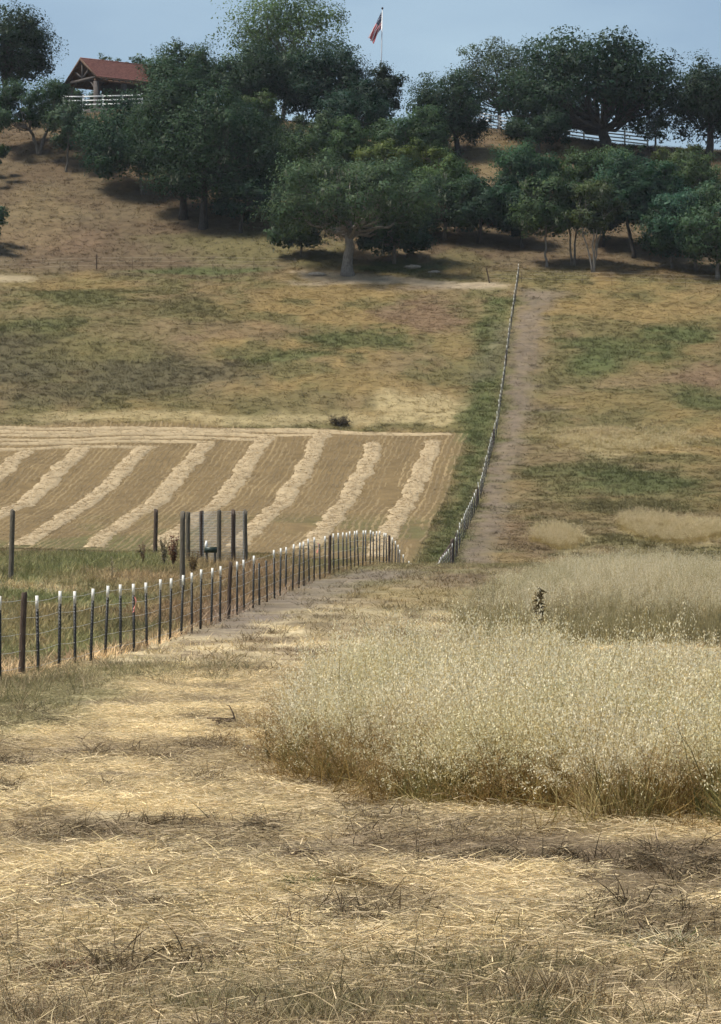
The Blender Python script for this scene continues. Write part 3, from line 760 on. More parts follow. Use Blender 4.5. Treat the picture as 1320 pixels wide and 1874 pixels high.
# ------------------------------------------------------------------ hay windrows
def windrow(path, width, height, label, seed, group):
    r = rng_of(seed); g = Geo()
    P = np.asarray(path); L = np.r_[0, np.cumsum(np.linalg.norm(np.diff(P, axis=0), axis=1))]
    s = np.arange(0, L[-1], .3)
    cx, cy = np.interp(s, L, P[:, 0]), np.interp(s, L, P[:, 1])
    tx, ty = np.gradient(cx), np.gradient(cy); ln = np.hypot(tx, ty); nx_, ny_ = -ty / ln, tx / ln
    w = width * (.55 + .5 * fbm(s / 1.7, s * 0 + seed, seed, 3) + .4 * fbm(s / .45, s * 0 + seed + 2, seed, 2)); wob = (fbm(s / 4.5, s * 0 + 3.3, seed + 5, 3) - .5) * .55 * width
    K = np.linspace(-1, 1, 9)
    X = cx[:, None] + nx_[:, None] * (wob[:, None] + w[:, None] * .5 * K); Y = cy[:, None] + ny_[:, None] * (wob[:, None] + w[:, None] * .5 * K)
    lum = fbm(X / .35, Y / .35, seed + 9, 3)
    gaps = .6 + .6 * fbm(s / 1.4, s * 0 + 7, seed + 3, 2)
    Hh = height * np.clip(1 - K[None] ** 2, 0, 1) ** .7 * gaps[:, None] * (.75 + .5 * lum)
    Hh[0] *= .2; Hh[-1] *= .2
    base = np.array([terrain(a, b) for a, b in zip(X, Y)])
    Z = base + .02 + Hh - .06 * (np.abs(K)[None] == 1)
    V = np.stack([X, Y, Z], -1).reshape(-1, 3); n = len(K)
    i = np.arange(len(s) - 1)[:, None] * n + np.arange(n - 1)[None]
    Q = np.stack([i, i + 1, i + n + 1, i + n], -1).reshape(-1, 4)
    k = (.72 + .5 * fbm(X / .5, Y / .5, seed + 20, 3)).reshape(-1, 1)
    g.put(V, Q, None, np.array((.42, .325, .195)) * k)
    nb = int(L[-1] * 62 * width)
    j = r.integers(0, len(s), nb); o = r.normal(0, .42, nb)
    bx, by = cx[j] + nx_[j] * (wob[j] + w[j] * .5 * o), cy[j] + ny_[j] * (wob[j] + w[j] * .5 * o)
    hz = terrain(bx, by) + .03 + height * gaps[j] * np.clip(1 - o ** 2, 0, 1) ** .7 * r.uniform(.5, 1.1, nb)
    a = r.uniform(0, 6.28, nb)
    dr = unit(np.stack([np.cos(a), np.sin(a), r.normal(.1, .25, nb)], 1))
    kk = r.uniform(.75, 1.1, (nb, 1))
    g.blades(np.stack([bx, by, hz], 1), dr, r.uniform(.15, .42, nb), r.uniform(.016, .036, nb), r.uniform(0, .4, nb), np.array((.47, .36, .22)) * kk, r, 2)
    o = add('hay_windrow', g.build('hay_windrow', M_HAY))
    return tag(o, label, 'windrow', group)
ord_ = ['first', 'second', 'third', 'fourth', 'fifth', 'sixth', 'seventh', 'eighth']
tops = [266, 265, 272, 269, 266, 264, 263, 261.5]
bots = [203, 206, 207, 208, 208, 209, 209, 209]
for k in range(8):
    yy = np.linspace(tops[k], bots[k], 30)
    c = -5.07 - 4.6 * k
    windrow(np.stack([fence_x(yy) + c, yy], 1), 1.6, .18, 'pale hay windrow running uphill, %s from the long fence' % ord_[k], 500 + k * 7, 'uphill hay windrows')
cross = [((-60, 787), (200, 787), (520, 789), (830, 797)), ((-60, 794), (200, 793), (460, 792), (690, 797)), ((-60, 801), (180, 799), (400, 797), (600, 800)),
         ((-60, 809), (160, 806), (330, 803), (500, 806)), ((-60, 817), (120, 814), (280, 811), (400, 812)), ((-60, 827), (100, 823), (200, 820), (290, 821))]
cl_ = ['thin hay windrow lying crossways along the upper field edge, uppermost', 'thin crossways hay windrow, second below the meadow edge', 'thin crossways hay windrow, third below the meadow edge',
       'thin crossways hay windrow, fourth below the meadow edge', 'thin crossways hay windrow, fifth below the meadow edge', 'thin crossways hay windrow, lowest and nearest the uphill rows']
for k, pp in enumerate(cross):
    P = np.array([hit(u, v)[:2] for u, v in pp])
    tt = np.linspace(0, 1, 24); ts = np.linspace(0, 1, len(P))
    windrow(np.stack([np.interp(tt, ts, P[:, 0]), np.interp(tt, ts, P[:, 1])], 1), .75, .2, cl_[k], 600 + k * 7, 'crossways hay windrows')

# ------------------------------------------------------------------ the long steel-post fence
FH = 1.43
def wood_post_mesh(name, h, r0, seed, mat, n=9, below=.4):
    r = rng_of(seed); g = Geo()
    zz = np.array([-below, 0, h * .3, h * .6, h * .9, h - .015, h])
    P = np.stack([r.normal(0, r0 * .06, 7), r.normal(0, r0 * .06, 7), zz], 1)
    g.tube(P, r0 * np.array([1.05, 1.04, 1.0, .97, .96, .94, .8]) * r.uniform(.97, 1.03, 7), n)
    return g.build(name, mat, smooth=False)
def tpost_meshes():
    g = Geo()
    g.box((-.028, -.004, -.35), (.028, .004, FH - .23)); g.box((-.004, .004, -.35), (.004, .042, FH - .23))
    for k in range(18): g.box((-.012, -.014, .06 + k * .063), (.012, -.0041, .085 + k * .063))
    t = Geo()
    t.box((-.0285, -.0052, FH - .23), (.0285, .0052, FH)); t.box((-.0052, .0052, FH - .23), (.0052, .0435, FH))
    return g.build('post', M_STEEL), t.build('tip', M_WHITETIP)
me_post, me_tip = tpost_meshes()
me_woods = [wood_post_mesh('wood_post', 1.47, .055, 700 + k, M_WOODPOST) for k in range(3)]
ang = math.atan(FB)
fence = tag(empty('wire_fence', (fence_x(53.9), 53.9, float(terrain(fence_x(53.9), 53.9))), 0), 'long wire fence of black steel posts with white tips climbing the hill', 'fence')
f0 = np.array(fence.location)
rf = rng_of(70)
tops_ = []
for i in range(-2, 150):
    y = 53.9 + 1.85 * i + rf.normal(0, .05); x = fence_x(y) + rf.normal(0, .015)
    z = float(terrain(x, y)) + rf.normal(0, .018)
    lean = rf.normal(0, .018, 2)
    tops_.append((x, y, z))
    loc = np.array((x, y, z)) - f0
    if i % 16 == 1 and i < 140:
        o = add('wood_post', me_woods[i % 3], fence, loc); o.rotation_euler = (lean[0], lean[1], rf.uniform(0, 6))
    else:
        o = add('post', me_post, fence, loc); o.rotation_euler = (lean[0], lean[1], -ang + rf.normal(0, .06))
        if rf.random() < .96: add('tip', me_tip, o)
for h in (.19, .47, .76, 1.05, 1.33):
    g = Geo()
    P = np.array(tops_) - f0; P[:, 2] += h
    nx_ = np.repeat(P[:-1], 2, 0); mid = .5 * (P[:-1] + P[1:]); mid[:, 2] -= .012
    nx_[1::2] = mid
    g.tube(np.vstack([nx_, P[-1:]]) + np.array([-.012, -.02, 0]), .0040, 4)
    add('wire', g.build('wire', M_WIRE), fence)
# dark corner post and brace where the fence comes out of the dip
yb = 199.0
cp = at(828, yb); cp[2] = float(terrain(cp[0], cp[1]))
cpo = tag(empty('brace_post', cp), 'dark wooden brace post at the foot of the far fence', 'post')
add('upright', wood_post_mesh('upright', 1.55, .13, 711, M_WOODPOST), cpo)
g = Geo(); g.tube(np.array([(-.1, -.3, 1.25), (-.75, -1.6, .35), (-1.0, -2.2, -.15)]), [.07, .075, .08], 7)
add('brace', g.build('brace', M_WOODPOST), cpo)

# thin old fence along the foot of the wooded slope
def thin_fence(label, posts, dark, name='old_fence'):
    first = hit(*posts[0])
    fe = tag(empty(name, first), label, 'fence')
    P = []
    for k, (u, v) in enumerate(posts):
        p = hit(u, v) - first
        P.append(p)
        if k in dark:
            o = add('wood_post', me_woods[k % 3], fe, p); o.scale = (1.25, 1.25, 1.05); o.rotation_euler = (0, dark[k], 0)
        else:
            o = add('post', me_thin, fe, p); o.rotation_euler = (rf.normal(0, .03), rf.normal(0, .03), rf.uniform(0, 3))
    P = np.array(P)
    for h in (.45, .85, 1.2):
        g = Geo(); q = P.copy(); q[:, 2] += h; g.tube(q, .004, 4); add('wire', g.build('wire', M_WIRE), fe)
g = Geo(); g.tube(np.array([(0, 0, -.3), (0, 0, .6), (0, 0, 1.35)]), .024, 6); me_thin = g.build('post', M_STICK)
thin_fence('old thin wire fence along the foot of the wooded slope on the left', [(-60, 500), (37, 499), (110, 496), (177, 493), (243, 494), (313, 494), (390, 494), (465, 494), (540, 496)], {3: .0})
thin_fence('old thin wire fence below the right hand oak grove', [(896, 519), (955, 519), (1018, 520), (1066, 521), (1120, 523), (1190, 524), (1255, 526), (1330, 528), (1400, 529)], {0: -.2})

# ------------------------------------------------------------------ wooden posts and netted pen left of the fence
def lone_post(u, d, vtop, label, seed, r0=.085, mat=None):
    p = at(u, d); h = vz(vtop, d) - p[2]
    o = add('wooden_post', wood_post_mesh('wooden_post', h, r0, seed, mat or M_GREYWOOD), None, p)
    o.rotation_euler = (0, rf.normal(0, .02), 0)
    return tag(o, label, 'post', 'wooden posts by the swale')
lone_post(20, 98, 934, 'grey wooden post standing alone at the far left of the swale', 720, .078)
lone_post(334, 101, 937, 'thick grey wooden post nearest the fence, front of the netted pen', 721, .085)
lone_post(284, 152, 932, 'dark wooden post left of the red dock plants', 722, .10, M_WOODPOST)
pen = tag(empty('netted_pen', at(395, 135)), 'small pen of wooden posts and grey wire netting beside the windrows', 'pen')
pl = np.array(pen.location)
pp = []
for k, (u, d, vt, mt) in enumerate([(344, 131.5, 937, M_GREYWOOD), (369, 132.2, 935, M_WOODPOST), (401, 131, 934, M_GREYWOOD), (427, 131.6, 934, M_WOODPOST), (449, 132.4, 934, M_GREYWOOD)]):
    p = at(u, d); h = vz(vt, d) - p[2]
    add('wood_post', wood_post_mesh('wood_post', h, .095, 730 + k, mt), pen, p - pl); pp.append((p - pl, h))
for a, b in ((0, 1), (1, 2), (2, 3), (3, 4)):
    (p, h1), (q, h2) = pp[a], pp[b]
    g = Geo(); L = np.linalg.norm((q - p)[:2]); n = int(L / .06)
    for k in range(n + 1):
        t = k / n; o = p + (q - p) * t; hh = h1 + (h2 - h1) * t
        g.tube(np.array([o + (0, -.02, .03), o + (0, -.02, hh - .05)]), .0048, 3, cap=False)
    for k in range(20):
        t = k / 19; g.tube(np.array([p + (0, -.02, .03 + t * (h1 - .08)), q + (0, -.02, .03 + t * (h2 - .08))]), .0048, 3, cap=False)
    add('netting', g.build('netting', M_NET), pen)
# trough in the pen
tp = at(386, 126)
tp[2] = vz(1021, 126)
tz = float(terrain(tp[0], tp[1]))
tr = tag(empty('water_trough', (tp[0], tp[1], tz)), 'dark green water trough between the pen posts', 'trough')
hz_ = vz(1001, 126) - tz
g = Geo()
w, d_ = .24, .17
g.box((-w, -d_, hz_ - .22), (w, -d_ + .04, hz_)); g.box((-w, d_ - .04, hz_ - .22), (w, d_, hz_)); g.box((-w, -d_ + .04, hz_ - .22), (-w + .04, d_ - .04, hz_)); g.box((w - .04, -d_ + .04, hz_ - .22), (w, d_ - .04, hz_))
g.box((-w + .04, -d_ + .04, hz_ - .22), (w - .04, d_ - .04, hz_ - .18))
add('basin', g.build('basin', M_TROUGH), tr)
for sx in (-1, 1):
    g = Geo(); g.box((sx * .16 - .04, -.13, -.1), (sx * .16 + .04, .13, hz_ - .22)); add('leg', g.build('leg', M_GREYWOOD), tr)
g = Geo(); g.tube(np.array([(-.17, -.1, hz_ - .05), (-.17, -.1, hz_ + .1), (-.165, -.1, hz_ + .24)]), [.05, .055, .03], 8); add('valve', g.build('valve', M_WHITE), tr)

def ribbon(u, d, vt, vb, label, seed):
    x_ = ux(u, d); r = rng_of(seed)
    z1, z0 = vz(vt, d), vz(vb, d)
    t = np.linspace(0, 1, 9)
    P = np.stack([x_ + .03 * np.sin(t * 5), np.full(9, d - .06) + .02 * np.cos(t * 7), z1 + (z0 - z1) * t], 1)
    w = .5 * np.array([.012, .03, .045, .05, .045, .05, .045, .05, .04])
    a = t * 3.0
    sdv = np.stack([np.cos(a), np.sin(a), 0 * a], 1)
    V = np.stack([P - sdv * w[:, None], P + sdv * w[:, None]], 1).reshape(-1, 3)
    tag(add('marker_ribbon', mesh('marker_ribbon', V, [[(2 * k, 2 * k + 1, 2 * k + 3, 2 * k + 2) for k in range(8)]], M_RIBBON)), label, 'ribbon', 'pink ribbons tied to the fence')
ribbon(247, 53.9 + 8 * 1.85, 1092, 1121, 'pink marker ribbon tied to a steel post in the near fence', 1)
ribbon(582, 111.5, 993, 1012, 'pink marker ribbon on the fence just before the third wooden post', 2)

# ------------------------------------------------------------------ oak trees
def tree(base, crown, label, cat='tree', tint=(.045, .066, .034), d=None, r0=.35, dens=1.0, seed=0, lobes=None, leaf=.212, bark=None, fork=.35,
         stems=1, airy=0.0, name='oak_tree', depth=.9, moss=0, var=.22, lean=0.0, group='oaks on the hill', low=0):
    """base: photo pixel of the foot; crown: (left, right, top, bottom) in the photo, at the tree's own distance"""
    r = rng_of(1000 + seed)
    u, v = base
    p = hit(u, v) if d is None else at(u, d)
    D = p[1]; s = D / FPX
    root = tag(empty(name, p), label, cat, group)
    cw, ch = crown[1] - crown[0], crown[3] - crown[2]
    crown = (crown[0] - .125 * cw, crown[1] + .125 * cw, crown[2] - .05 * ch, crown[3] + .10 * ch)
    zt, zb = vz(crown[2], D) - p[2], max(vz(crown[3], D) - p[2], .3)
    cx = ux((crown[0] + crown[1]) / 2, D) - p[0]; W = (crown[1] - crown[0]) * s; H = zt - zb
    cz = zb + .42 * H
    nl = lobes or int(np.clip(W * H / 3.6, 13, 40))
    Ls = []
    for k in range(nl):
        for _ in range(30):
            dv = r.normal(size=3); dv /= np.linalg.norm(dv)
            if dv[2] < -.7: continue
            q = r.uniform(.3, 1.0) ** .6
            rad = min(W, H * 1.2) * r.uniform(.13, .23)
            hw, hh_ = max(W * .5 - rad * .85, .1), (max(zt - cz - rad * .62, .1) if dv[2] > 0 else max(cz - zb - rad * .5, .1))
            c = np.array([cx + dv[0] * q * hw, dv[1] * q * hw * depth, cz + dv[2] * q * hh_])
            if all(np.linalg.norm(c - o[0]) > .45 * (rad + o[1]) for o in Ls) or _ > 24: break
        Ls.append((c, rad))
    g = Geo(); VV, CC, NN = [], [], []
    ctr = np.array([cx, 0, zb + .3 * H])
    hs_ = r.normal(.02, .06)
    base_t = np.array(tint) * np.array((.78 * (1 + 1.6 * hs_), 1.06, .90 * (1 - 1.1 * hs_))) * r.uniform(.85, 1.15)
    area = W * H
    ntot = int(min(30000, dens * area / (leaf * leaf) * 7.5))
    wts = np.array([l[1] ** 2 for l in Ls]); wts /= wts.sum()
    for (c, rad), wt in zip(Ls, wts):
        n = max(30, int(ntot * wt))
        m = max(5, int(n / 46))
        dv = unit(r.normal(size=(m, 3)) + np.array([0, -.25, .35]))
        cl = c + dv * rad * r.uniform(.55, 1.08, (m, 1)) * np.array([1.12, 1.12, .82])
        cr = rad * r.uniform(.16, .34, m)
        j = r.integers(0, m, n)
        pos = cl[j] + np.clip(r.normal(size=(n, 3)), -1.35, 1.35) * cr[j][:, None] * np.array([1.1, 1.1, .72])
        big = np.ones(n)
        fl = r.random(n) < (.22 if airy < .5 else .04)
        pos[fl] = c + unit(r.normal(size=(fl.sum(), 3))) * rad * (r.random((fl.sum(), 1)) ** .5) * .72
        big[fl] = 1.9
        pos[:, 2] = np.maximum(pos[:, 2], .25)
        nv = unit(unit(pos - c) * .8 + np.array([0, 0, .45]) + r.normal(size=(n, 3)) * .5)
        a = unit(np.cross(nv, r.normal(size=(n, 3)))); b = np.cross(nv, a)
        # front face = outer face
        L = (big * leaf * r.uniform(.6, 1.35, n))[:, None]; Wd = L * r.uniform(.5, .8, n)[:, None]
        VV.append(np.stack([pos - a * L * .6, pos - b * Wd * .5, pos + a * L * .6, pos + b * Wd * .5], 1).reshape(-1, 3))
        NN.append(np.repeat(unit(unit(pos - c) * .75 + unit(pos - ctr) * .35 + unit(pos - cl[j]) * .35 + nv * .3), 4, 0))
        lobek = r.uniform(1 - var, 1 + var); ck = r.uniform(1 - var, 1 + var, m)[j] * lobek * r.uniform(.88, 1.12, n)
        hue = r.normal(0, .07, m)[j]
        col = base_t[None] * ck[:, None] * np.stack([1 + hue * 1.3, 1 + hue * .4, 1 - hue], 1)
        CC.append(np.repeat(col, 4, 0))
    for _ in range(moss):                                   # pale lace lichen hanging in strands
        c, rad = Ls[r.integers(0, len(Ls))]
        q = c + r.normal(size=3) * rad * .7 * np.array([1, 1, .4]); q[1] -= rad * .5
        L_ = r.uniform(.5, 1.5); n = 14
        t = r.random(n)
        pos = q + np.stack([r.normal(0, .1, n), r.normal(0, .1, n), -t * L_], 1)
        sz = .17 * (1.1 - .5 * t)
        a = np.stack([np.zeros(n), np.zeros(n), -np.ones(n)], 1); b = unit(np.cross(a, r.normal(size=(n, 3))))
        VV.append(np.stack([pos - a * sz[:, None], pos - b * sz[:, None] * .4, pos + a * sz[:, None], pos + b * sz[:, None] * .4], 1).reshape(-1, 3))
        CC.append(np.broadcast_to(np.array((.15, .17, .12)) * r.uniform(.7, 1.1), (4 * n, 3)))
        NN.append(np.broadcast_to(np.array((0, -.8, .6)), (4 * n, 3)))
    V = np.vstack(VV)
    me = mesh('crown', V, [np.arange(len(V)).reshape(-1, 4)], M_LEAF, col=np.vstack(CC), smooth=True)
    me.normals_split_custom_set_from_vertices(np.vstack(NN))
    add('crown', me, root)
    # trunk and limbs
    g = Geo()
    hf = max(zb + fork * H, .12 * zt)
    starts = []
    for k in range(stems):
        sx = r.normal(0, .28 * (stems > 1)); ex = (cx * .35 if stems == 1 else (k - (stems - 1) / 2) * W * .13) + lean * hf
        t = np.linspace(0, 1, 7)
        P = np.stack([sx * .4 + ex * t ** 1.4 + r.normal(0, .05 * hf / 3, 7) * (t > .1), r.normal(0, .04 * hf / 3, 7), -.4 + (hf + .4) * t], 1)
        rr = r0 / math.sqrt(stems) * (1.0 - .38 * t); rr[0] *= 1.5; rr[1] *= 1.12
        g.tube(P, rr, 9, cap=True); starts.append((P[-1], rr[-1]))
        if stems == 1: starts.append((P[-2], rr[-2] * .9))
    for c, rad in Ls:
        st, sr = starts[int(np.argmin([np.linalg.norm(c - q[0]) + r.uniform(0, 1) for q in starts]))]
        t = np.linspace(0, 1, 7)[:, None]
        mid = st * .5 + c * .5 + np.array([(c - st)[0] * .12, (c - st)[1] * .12, -.06 * np.linalg.norm(c - st)]) + r.normal(0, .07, 3) * np.linalg.norm(c - st)
        P = (1 - t) ** 2 * st + 2 * t * (1 - t) * mid + t * t * c
        P[1:-1] += r.normal(0, .03 * np.linalg.norm(c - st), (5, 3))
        g.tube(P, np.maximum(sr * .55 * (1 - .82 * t[:, 0]), .025), 6, cap=False)
        for _ in range(3):
            e = c + unit(r.normal(size=3) + np.array([0, 0, .3])) * rad * r.uniform(.6, 1.0)
            b0 = P[r.integers(3, 6)]
            g.tube(np.stack([b0, (b0 + e) / 2 + r.normal(0, .12, 3), e]), [max(sr * .16, .03), max(sr * .1, .02), .012], 4, cap=False)
    for k in range(low):                                    # bare crooked low limbs
        sgn = -1 if k % 2 == 0 else 1
        st = np.array([0, -.1, hf * .75]); ln = W * r.uniform(.22, .33)
        t = np.linspace(0, 1, 8)
        P = np.stack([sgn * ln * t, -.3 * t, st[2] - .28 * hf * np.sin(t * 2.4) + r.normal(0, .12, 8)], 1)
        g.tube(P, r0 * .32 * (1 - .75 * t), 6)
    add('trunk', g.build('trunk', bark or M_BARK, smooth=True), root)
    return root

DK = (.030, .046, .029); OK_ = (.046, .066, .036); MID = (.062, .082, .042); LT = (.088, .112, .048); YG = (.105, .125, .045); SG = (.072, .086, .056)
T = [
 # ridge and behind it
 dict(base=(5, 235), d=398, crown=(-95, 104, 8, 165), label='big dark tree cut by the left edge, left of the red roof', tint=DK, seed=1, r0=.5, bark=M_BARKD),
 dict(base=(215, 150), d=432, crown=(172, 238, 100, 150), label='treetop barely showing behind the middle of the red roof', tint=MID, seed=2, airy=.6, dens=.6, r0=.2),
 dict(base=(252, 150), d=430, crown=(226, 272, 98, 150), label='treetop showing above the right end of the red roof', tint=OK_, seed=3, airy=.6, dens=.6, r0=.2),
 dict(base=(150, 205), d=414, crown=(92, 225, 156, 214), label='dark foliage seen through the open porch of the house', tint=OK_, seed=46, r0=.2, bark=M_BARKD),
 dict(base=(335, 205), d=399, crown=(246, 425, 80, 215), label='rounded oak beside the right end of the house', tint=(.05, .068, .036), seed=4, r0=.4),
 dict(base=(520, 210), d=428, crown=(412, 634, -25, 190), label='tall light green open crowned tree rising above the ridge', tint=(.098, .115, .05), seed=5, airy=.8, dens=.8, leaf=.27, r0=.4, name='sycamore_tree', lobes=44),
 dict(base=(480, 235), d=397, crown=(392, 575, 80, 245), label='dark oak on the ridge below the tall light tree', tint=DK, seed=6, r0=.45, bark=M_BARKD),
 dict(base=(610, 245), d=394, crown=(515, 690, 92, 262), label='very dark oak on the ridge left of the flagpole', tint=DK, seed=7, r0=.45, bark=M_BARKD),
 dict(base=(700, 245), d=396, crown=(662, 742, 122, 262), label='dark narrow oak standing right in front of the flagpole', tint=DK, seed=8, r0=.3, bark=M_BARKD),
 dict(base=(838, 288), crown=(748, 896, 132, 290), label='dark rounded oak between the flagpole and the white fence', tint=(.036, .052, .034), seed=9, r0=.4, bark=M_BARKD),
 dict(base=(914, 236), d=397, crown=(828, 1012, 70, 205), label='open grey green oak with forked trunk at the white fence', tint=(.060, .072, .048), seed=10, airy=.7, dens=.62, r0=.3, bark=M_BARKD, fork=.12),
 dict(base=(1112, 276), crown=(925, 1236, 60, 238), label='huge dark spreading oak on the right skyline', tint=DK, seed=11, r0=.85, bark=M_BARKD, fork=.1, lobes=46, dens=1.3, leaf=.29),
 dict(base=(985, 282), crown=(925, 1050, 185, 280), label='low dark oak at the left foot of the huge skyline oak', tint=DK, seed=12, r0=.3, bark=M_BARKD),
 dict(base=(1203, 276), d=386, crown=(1155, 1238, 180, 262), label='small open grey tree right of the huge skyline oak', tint=SG, seed=13, airy=.7, dens=.6, r0=.16),
 dict(base=(1300, 285), crown=(1222, 1400, 104, 280), label='dark oak at the right edge of the skyline', tint=DK, seed=14, r0=.5, bark=M_BARKD),
 dict(base=(1145, 300), crown=(1090, 1196, 262, 305), label='low rounded shrub oak just under the skyline fence', tint=OK_, seed=15, r0=.15),
 # left slope
 dict(base=(70, 283), crown=(-35, 152, 146, 240), label='spreading oak with V shaped trunk left of the house', tint=OK_, seed=16, r0=.35, fork=.1, stems=2),
 dict(base=(122, 316), crown=(84, 176, 190, 278), label='small thin trunked oak below the house', tint=SG, seed=17, r0=.13, dens=.7),
 dict(base=(262, 358), crown=(148, 312, 175, 368), label='slim trunked oak with foliage hanging low on its left', tint=OK_, seed=18, r0=.2, moss=10),
 dict(base=(335, 402), crown=(236, 402, 128, 330), label='tall oak behind the slope, left of the pair with thick trunks', tint=(.042, .06, .036), seed=19, r0=.42, bark=M_BARKD),
 dict(base=(372, 418), crown=(285, 512, 158, 385), label='broad oak with thick dark trunk left of centre', tint=OK_, seed=20, r0=.45, bark=M_BARKD, moss=25),
 dict(base=(482, 300), crown=(440, 512, 158, 250), label='yellow green oak top in the middle of the grove', tint=(.09, .105, .036), seed=21, r0=.2),
 dict(base=(440, 428), crown=(400, 522, 326, 405), label='low dark oak left of the central oak', tint=(.04, .058, .036), seed=22, r0=.2, bark=M_BARKD),
 dict(base=(530, 400), crown=(452, 606, 238, 375), label='grey green oak behind the left side of the central oak', tint=MID, seed=23, r0=.28, moss=8),
 dict(base=(602, 310), crown=(556, 644, 204, 292), label='small olive oak high behind the central oak', tint=(.066, .084, .044), seed=24, r0=.15),
 dict(base=(556, 300), crown=(526, 586, 205, 270), label='small pale shrub left of the olive oak on the slope', tint=SG, seed=25, r0=.12, airy=.5, dens=.7),
 dict(base=(760, 320), crown=(686, 836, 192, 310), label='grey green oak right above the central oak', tint=MID, seed=26, r0=.25),
 dict(base=(700, 345), crown=(622, 802, 246, 335), label='bright yellow green bushy tree above the central oak', tint=YG, seed=27, r0=.2),
 dict(base=(790, 395), crown=(722, 872, 280, 390), label='olive oak behind the right shoulder of the central oak', tint=LT, seed=28, r0=.25),
 dict(base=(815, 440), crown=(742, 884, 318, 432), label='dark oak between the central oak and the grove on the right', tint=OK_, seed=29, r0=.25, moss=10),
 dict(base=(637, 503), crown=(498, 800, 278, 440), label='large grey trunked oak standing alone at the bottom of the slope', tint=(.078, .102, .06), seed=30, r0=.62, bark=M_BARKL, moss=50, fork=.18, low=0, dens=1.15, lobes=36),
 dict(base=(552, 472), crown=(496, 604, 370, 458), label='drooping leafy oak at the left flank of the central oak', tint=(.056, .076, .044), seed=31, r0=.14, moss=8),
 dict(base=(722, 484), crown=(652, 788, 378, 478), label='low rounded oak close to the right of the central trunk', tint=(.056, .078, .046), seed=32, r0=.2, moss=10),
 dict(base=(877, 447), crown=(838, 956, 308, 424), label='oak with short dark trunk at the left end of the right grove', tint=OK_, seed=33, r0=.24, bark=M_BARKD),
 dict(base=(415, 330), crown=(350, 472, 172, 318), label='dark oak showing between the broad oak and the yellow green top', tint=(.042, .06, .036), seed=50, r0=.25, bark=M_BARKD),
 dict(base=(505, 335), crown=(455, 562, 222, 330), label='grey green oak below the yellow green top', tint=OK_, seed=51, r0=.2),
 dict(base=(655, 335), crown=(598, 692, 212, 318), label='olive shrubby oak above the crown of the central oak', tint=(.07, .09, .04), seed=52, r0=.2),
 dict(base=(175, 262), crown=(108, 190, 214, 266), label='dark bush hiding the foot of the fence by the house', tint=OK_, seed=53, r0=.12),
 dict(base=(252, 260), crown=(240, 318, 178, 258), label='oak crown just right of the white fence by the house', tint=OK_, seed=54, r0=.2),
 dict(base=(640, 272), crown=(588, 722, 150, 270), label='dark oak filling the ridge left of the narrow one', tint=DK, seed=55, r0=.3, bark=M_BARKD),
 dict(base=(690, 445), crown=(642, 768, 296, 425), label='mid green oak directly behind the central trunk', tint=OK_, seed=56, r0=.22),
 dict(base=(905, 412), crown=(858, 962, 322, 408), label='dark low oak behind the left end of the right grove', tint=(.04, .06, .036), seed=57, r0=.2, bark=M_BARKD),
 # right grove
 dict(base=(1130, 395), crown=(1080, 1192, 266, 372), label='olive topped oak at the back of the grove, right of its middle', tint=(.072, .094, .042), seed=58, r0=.2),
 dict(base=(1240, 318), crown=(1186, 1296, 256, 316), label='low bushy oak below the small open grey tree', tint=(.06, .08, .04), seed=59, r0=.14),
 dict(base=(972, 405), crown=(902, 1032, 262, 370), label='rounded green oak top at the back left of the right grove', tint=(.06, .084, .042), seed=34, r0=.2),
 dict(base=(1060, 400), crown=(1010, 1112, 268, 380), label='rounded oak top at the back centre of the right grove', tint=(.07, .092, .042), seed=35, r0=.2),
 dict(base=(1000, 490), crown=(942, 1062, 318, 445), label='slim pale trunked oak at the front of the right grove', tint=MID, seed=36, r0=.13, bark=M_BARKL, moss=14),
 dict(base=(1048, 487), crown=(1012, 1090, 330, 430), label='twin stemmed slender oak in the right grove', tint=(.064, .080, .04), seed=37, r0=.17, stems=2, bark=M_BARK, dens=.8),
 dict(base=(1085, 498), crown=(1048, 1146, 325, 425), label='many stemmed pale trunked oak in front of the right grove', tint=(.074, .088, .044), seed=38, r0=.17, stems=4, bark=M_BARKL, dens=.75, moss=10),
 dict(base=(1160, 472), crown=(1098, 1212, 280, 420), label='oak with dark leaning trunk in the right grove', tint=OK_, seed=39, r0=.22, bark=M_BARKD, lean=-.15),
 dict(base=(1202, 462), crown=(1150, 1262, 285, 425), label='dark trunked oak behind the leaning one in the right grove', tint=OK_, seed=40, r0=.22, bark=M_BARKD),
 dict(base=(1275, 498), crown=(1196, 1326, 335, 470), label='grey green oak at the front right of the grove', tint=(.064, .084, .05), seed=41, r0=.2, moss=14),
 dict(base=(1262, 420), crown=(1186, 1336, 272, 392), label='broad oak at the back right of the grove', tint=(.06, .082, .042), seed=42, r0=.25),
 dict(base=(1312, 512), crown=(1250, 1400, 330, 488), label='pale trunked oak at the right edge of the picture', tint=(.06, .08, .046), seed=43, r0=.22, bark=M_BARKL, moss=8),
 dict(base=(1230, 492), crown=(1178, 1276, 372, 468), label='low leafy oak in front of the dark trunks in the right grove', tint=(.056, .074, .044), seed=60, r0=.15),
 dict(base=(955, 455), crown=(905, 1000, 345, 432), label='dark oak behind the slim pale trunked one', tint=(.04, .056, .034), seed=61, r0=.18, bark=M_BARKD),
 dict(base=(1105, 452), crown=(1060, 1160, 340, 432), label='dark oak behind the many stemmed one', tint=(.04, .058, .034), seed=62, r0=.18, bark=M_BARKD),
 # left edge
 dict(base=(-45, 330), crown=(-120, 20, 262, 312), label='foliage tip entering at the left edge, upper one', tint=OK_, seed=44, r0=.2),
 dict(base=(-45, 455), crown=(-110, 13, 370, 446), label='foliage tip entering at the left edge, lower one', tint=OK_, seed=45, r0=.2),
]
for t in T: tree(**t)

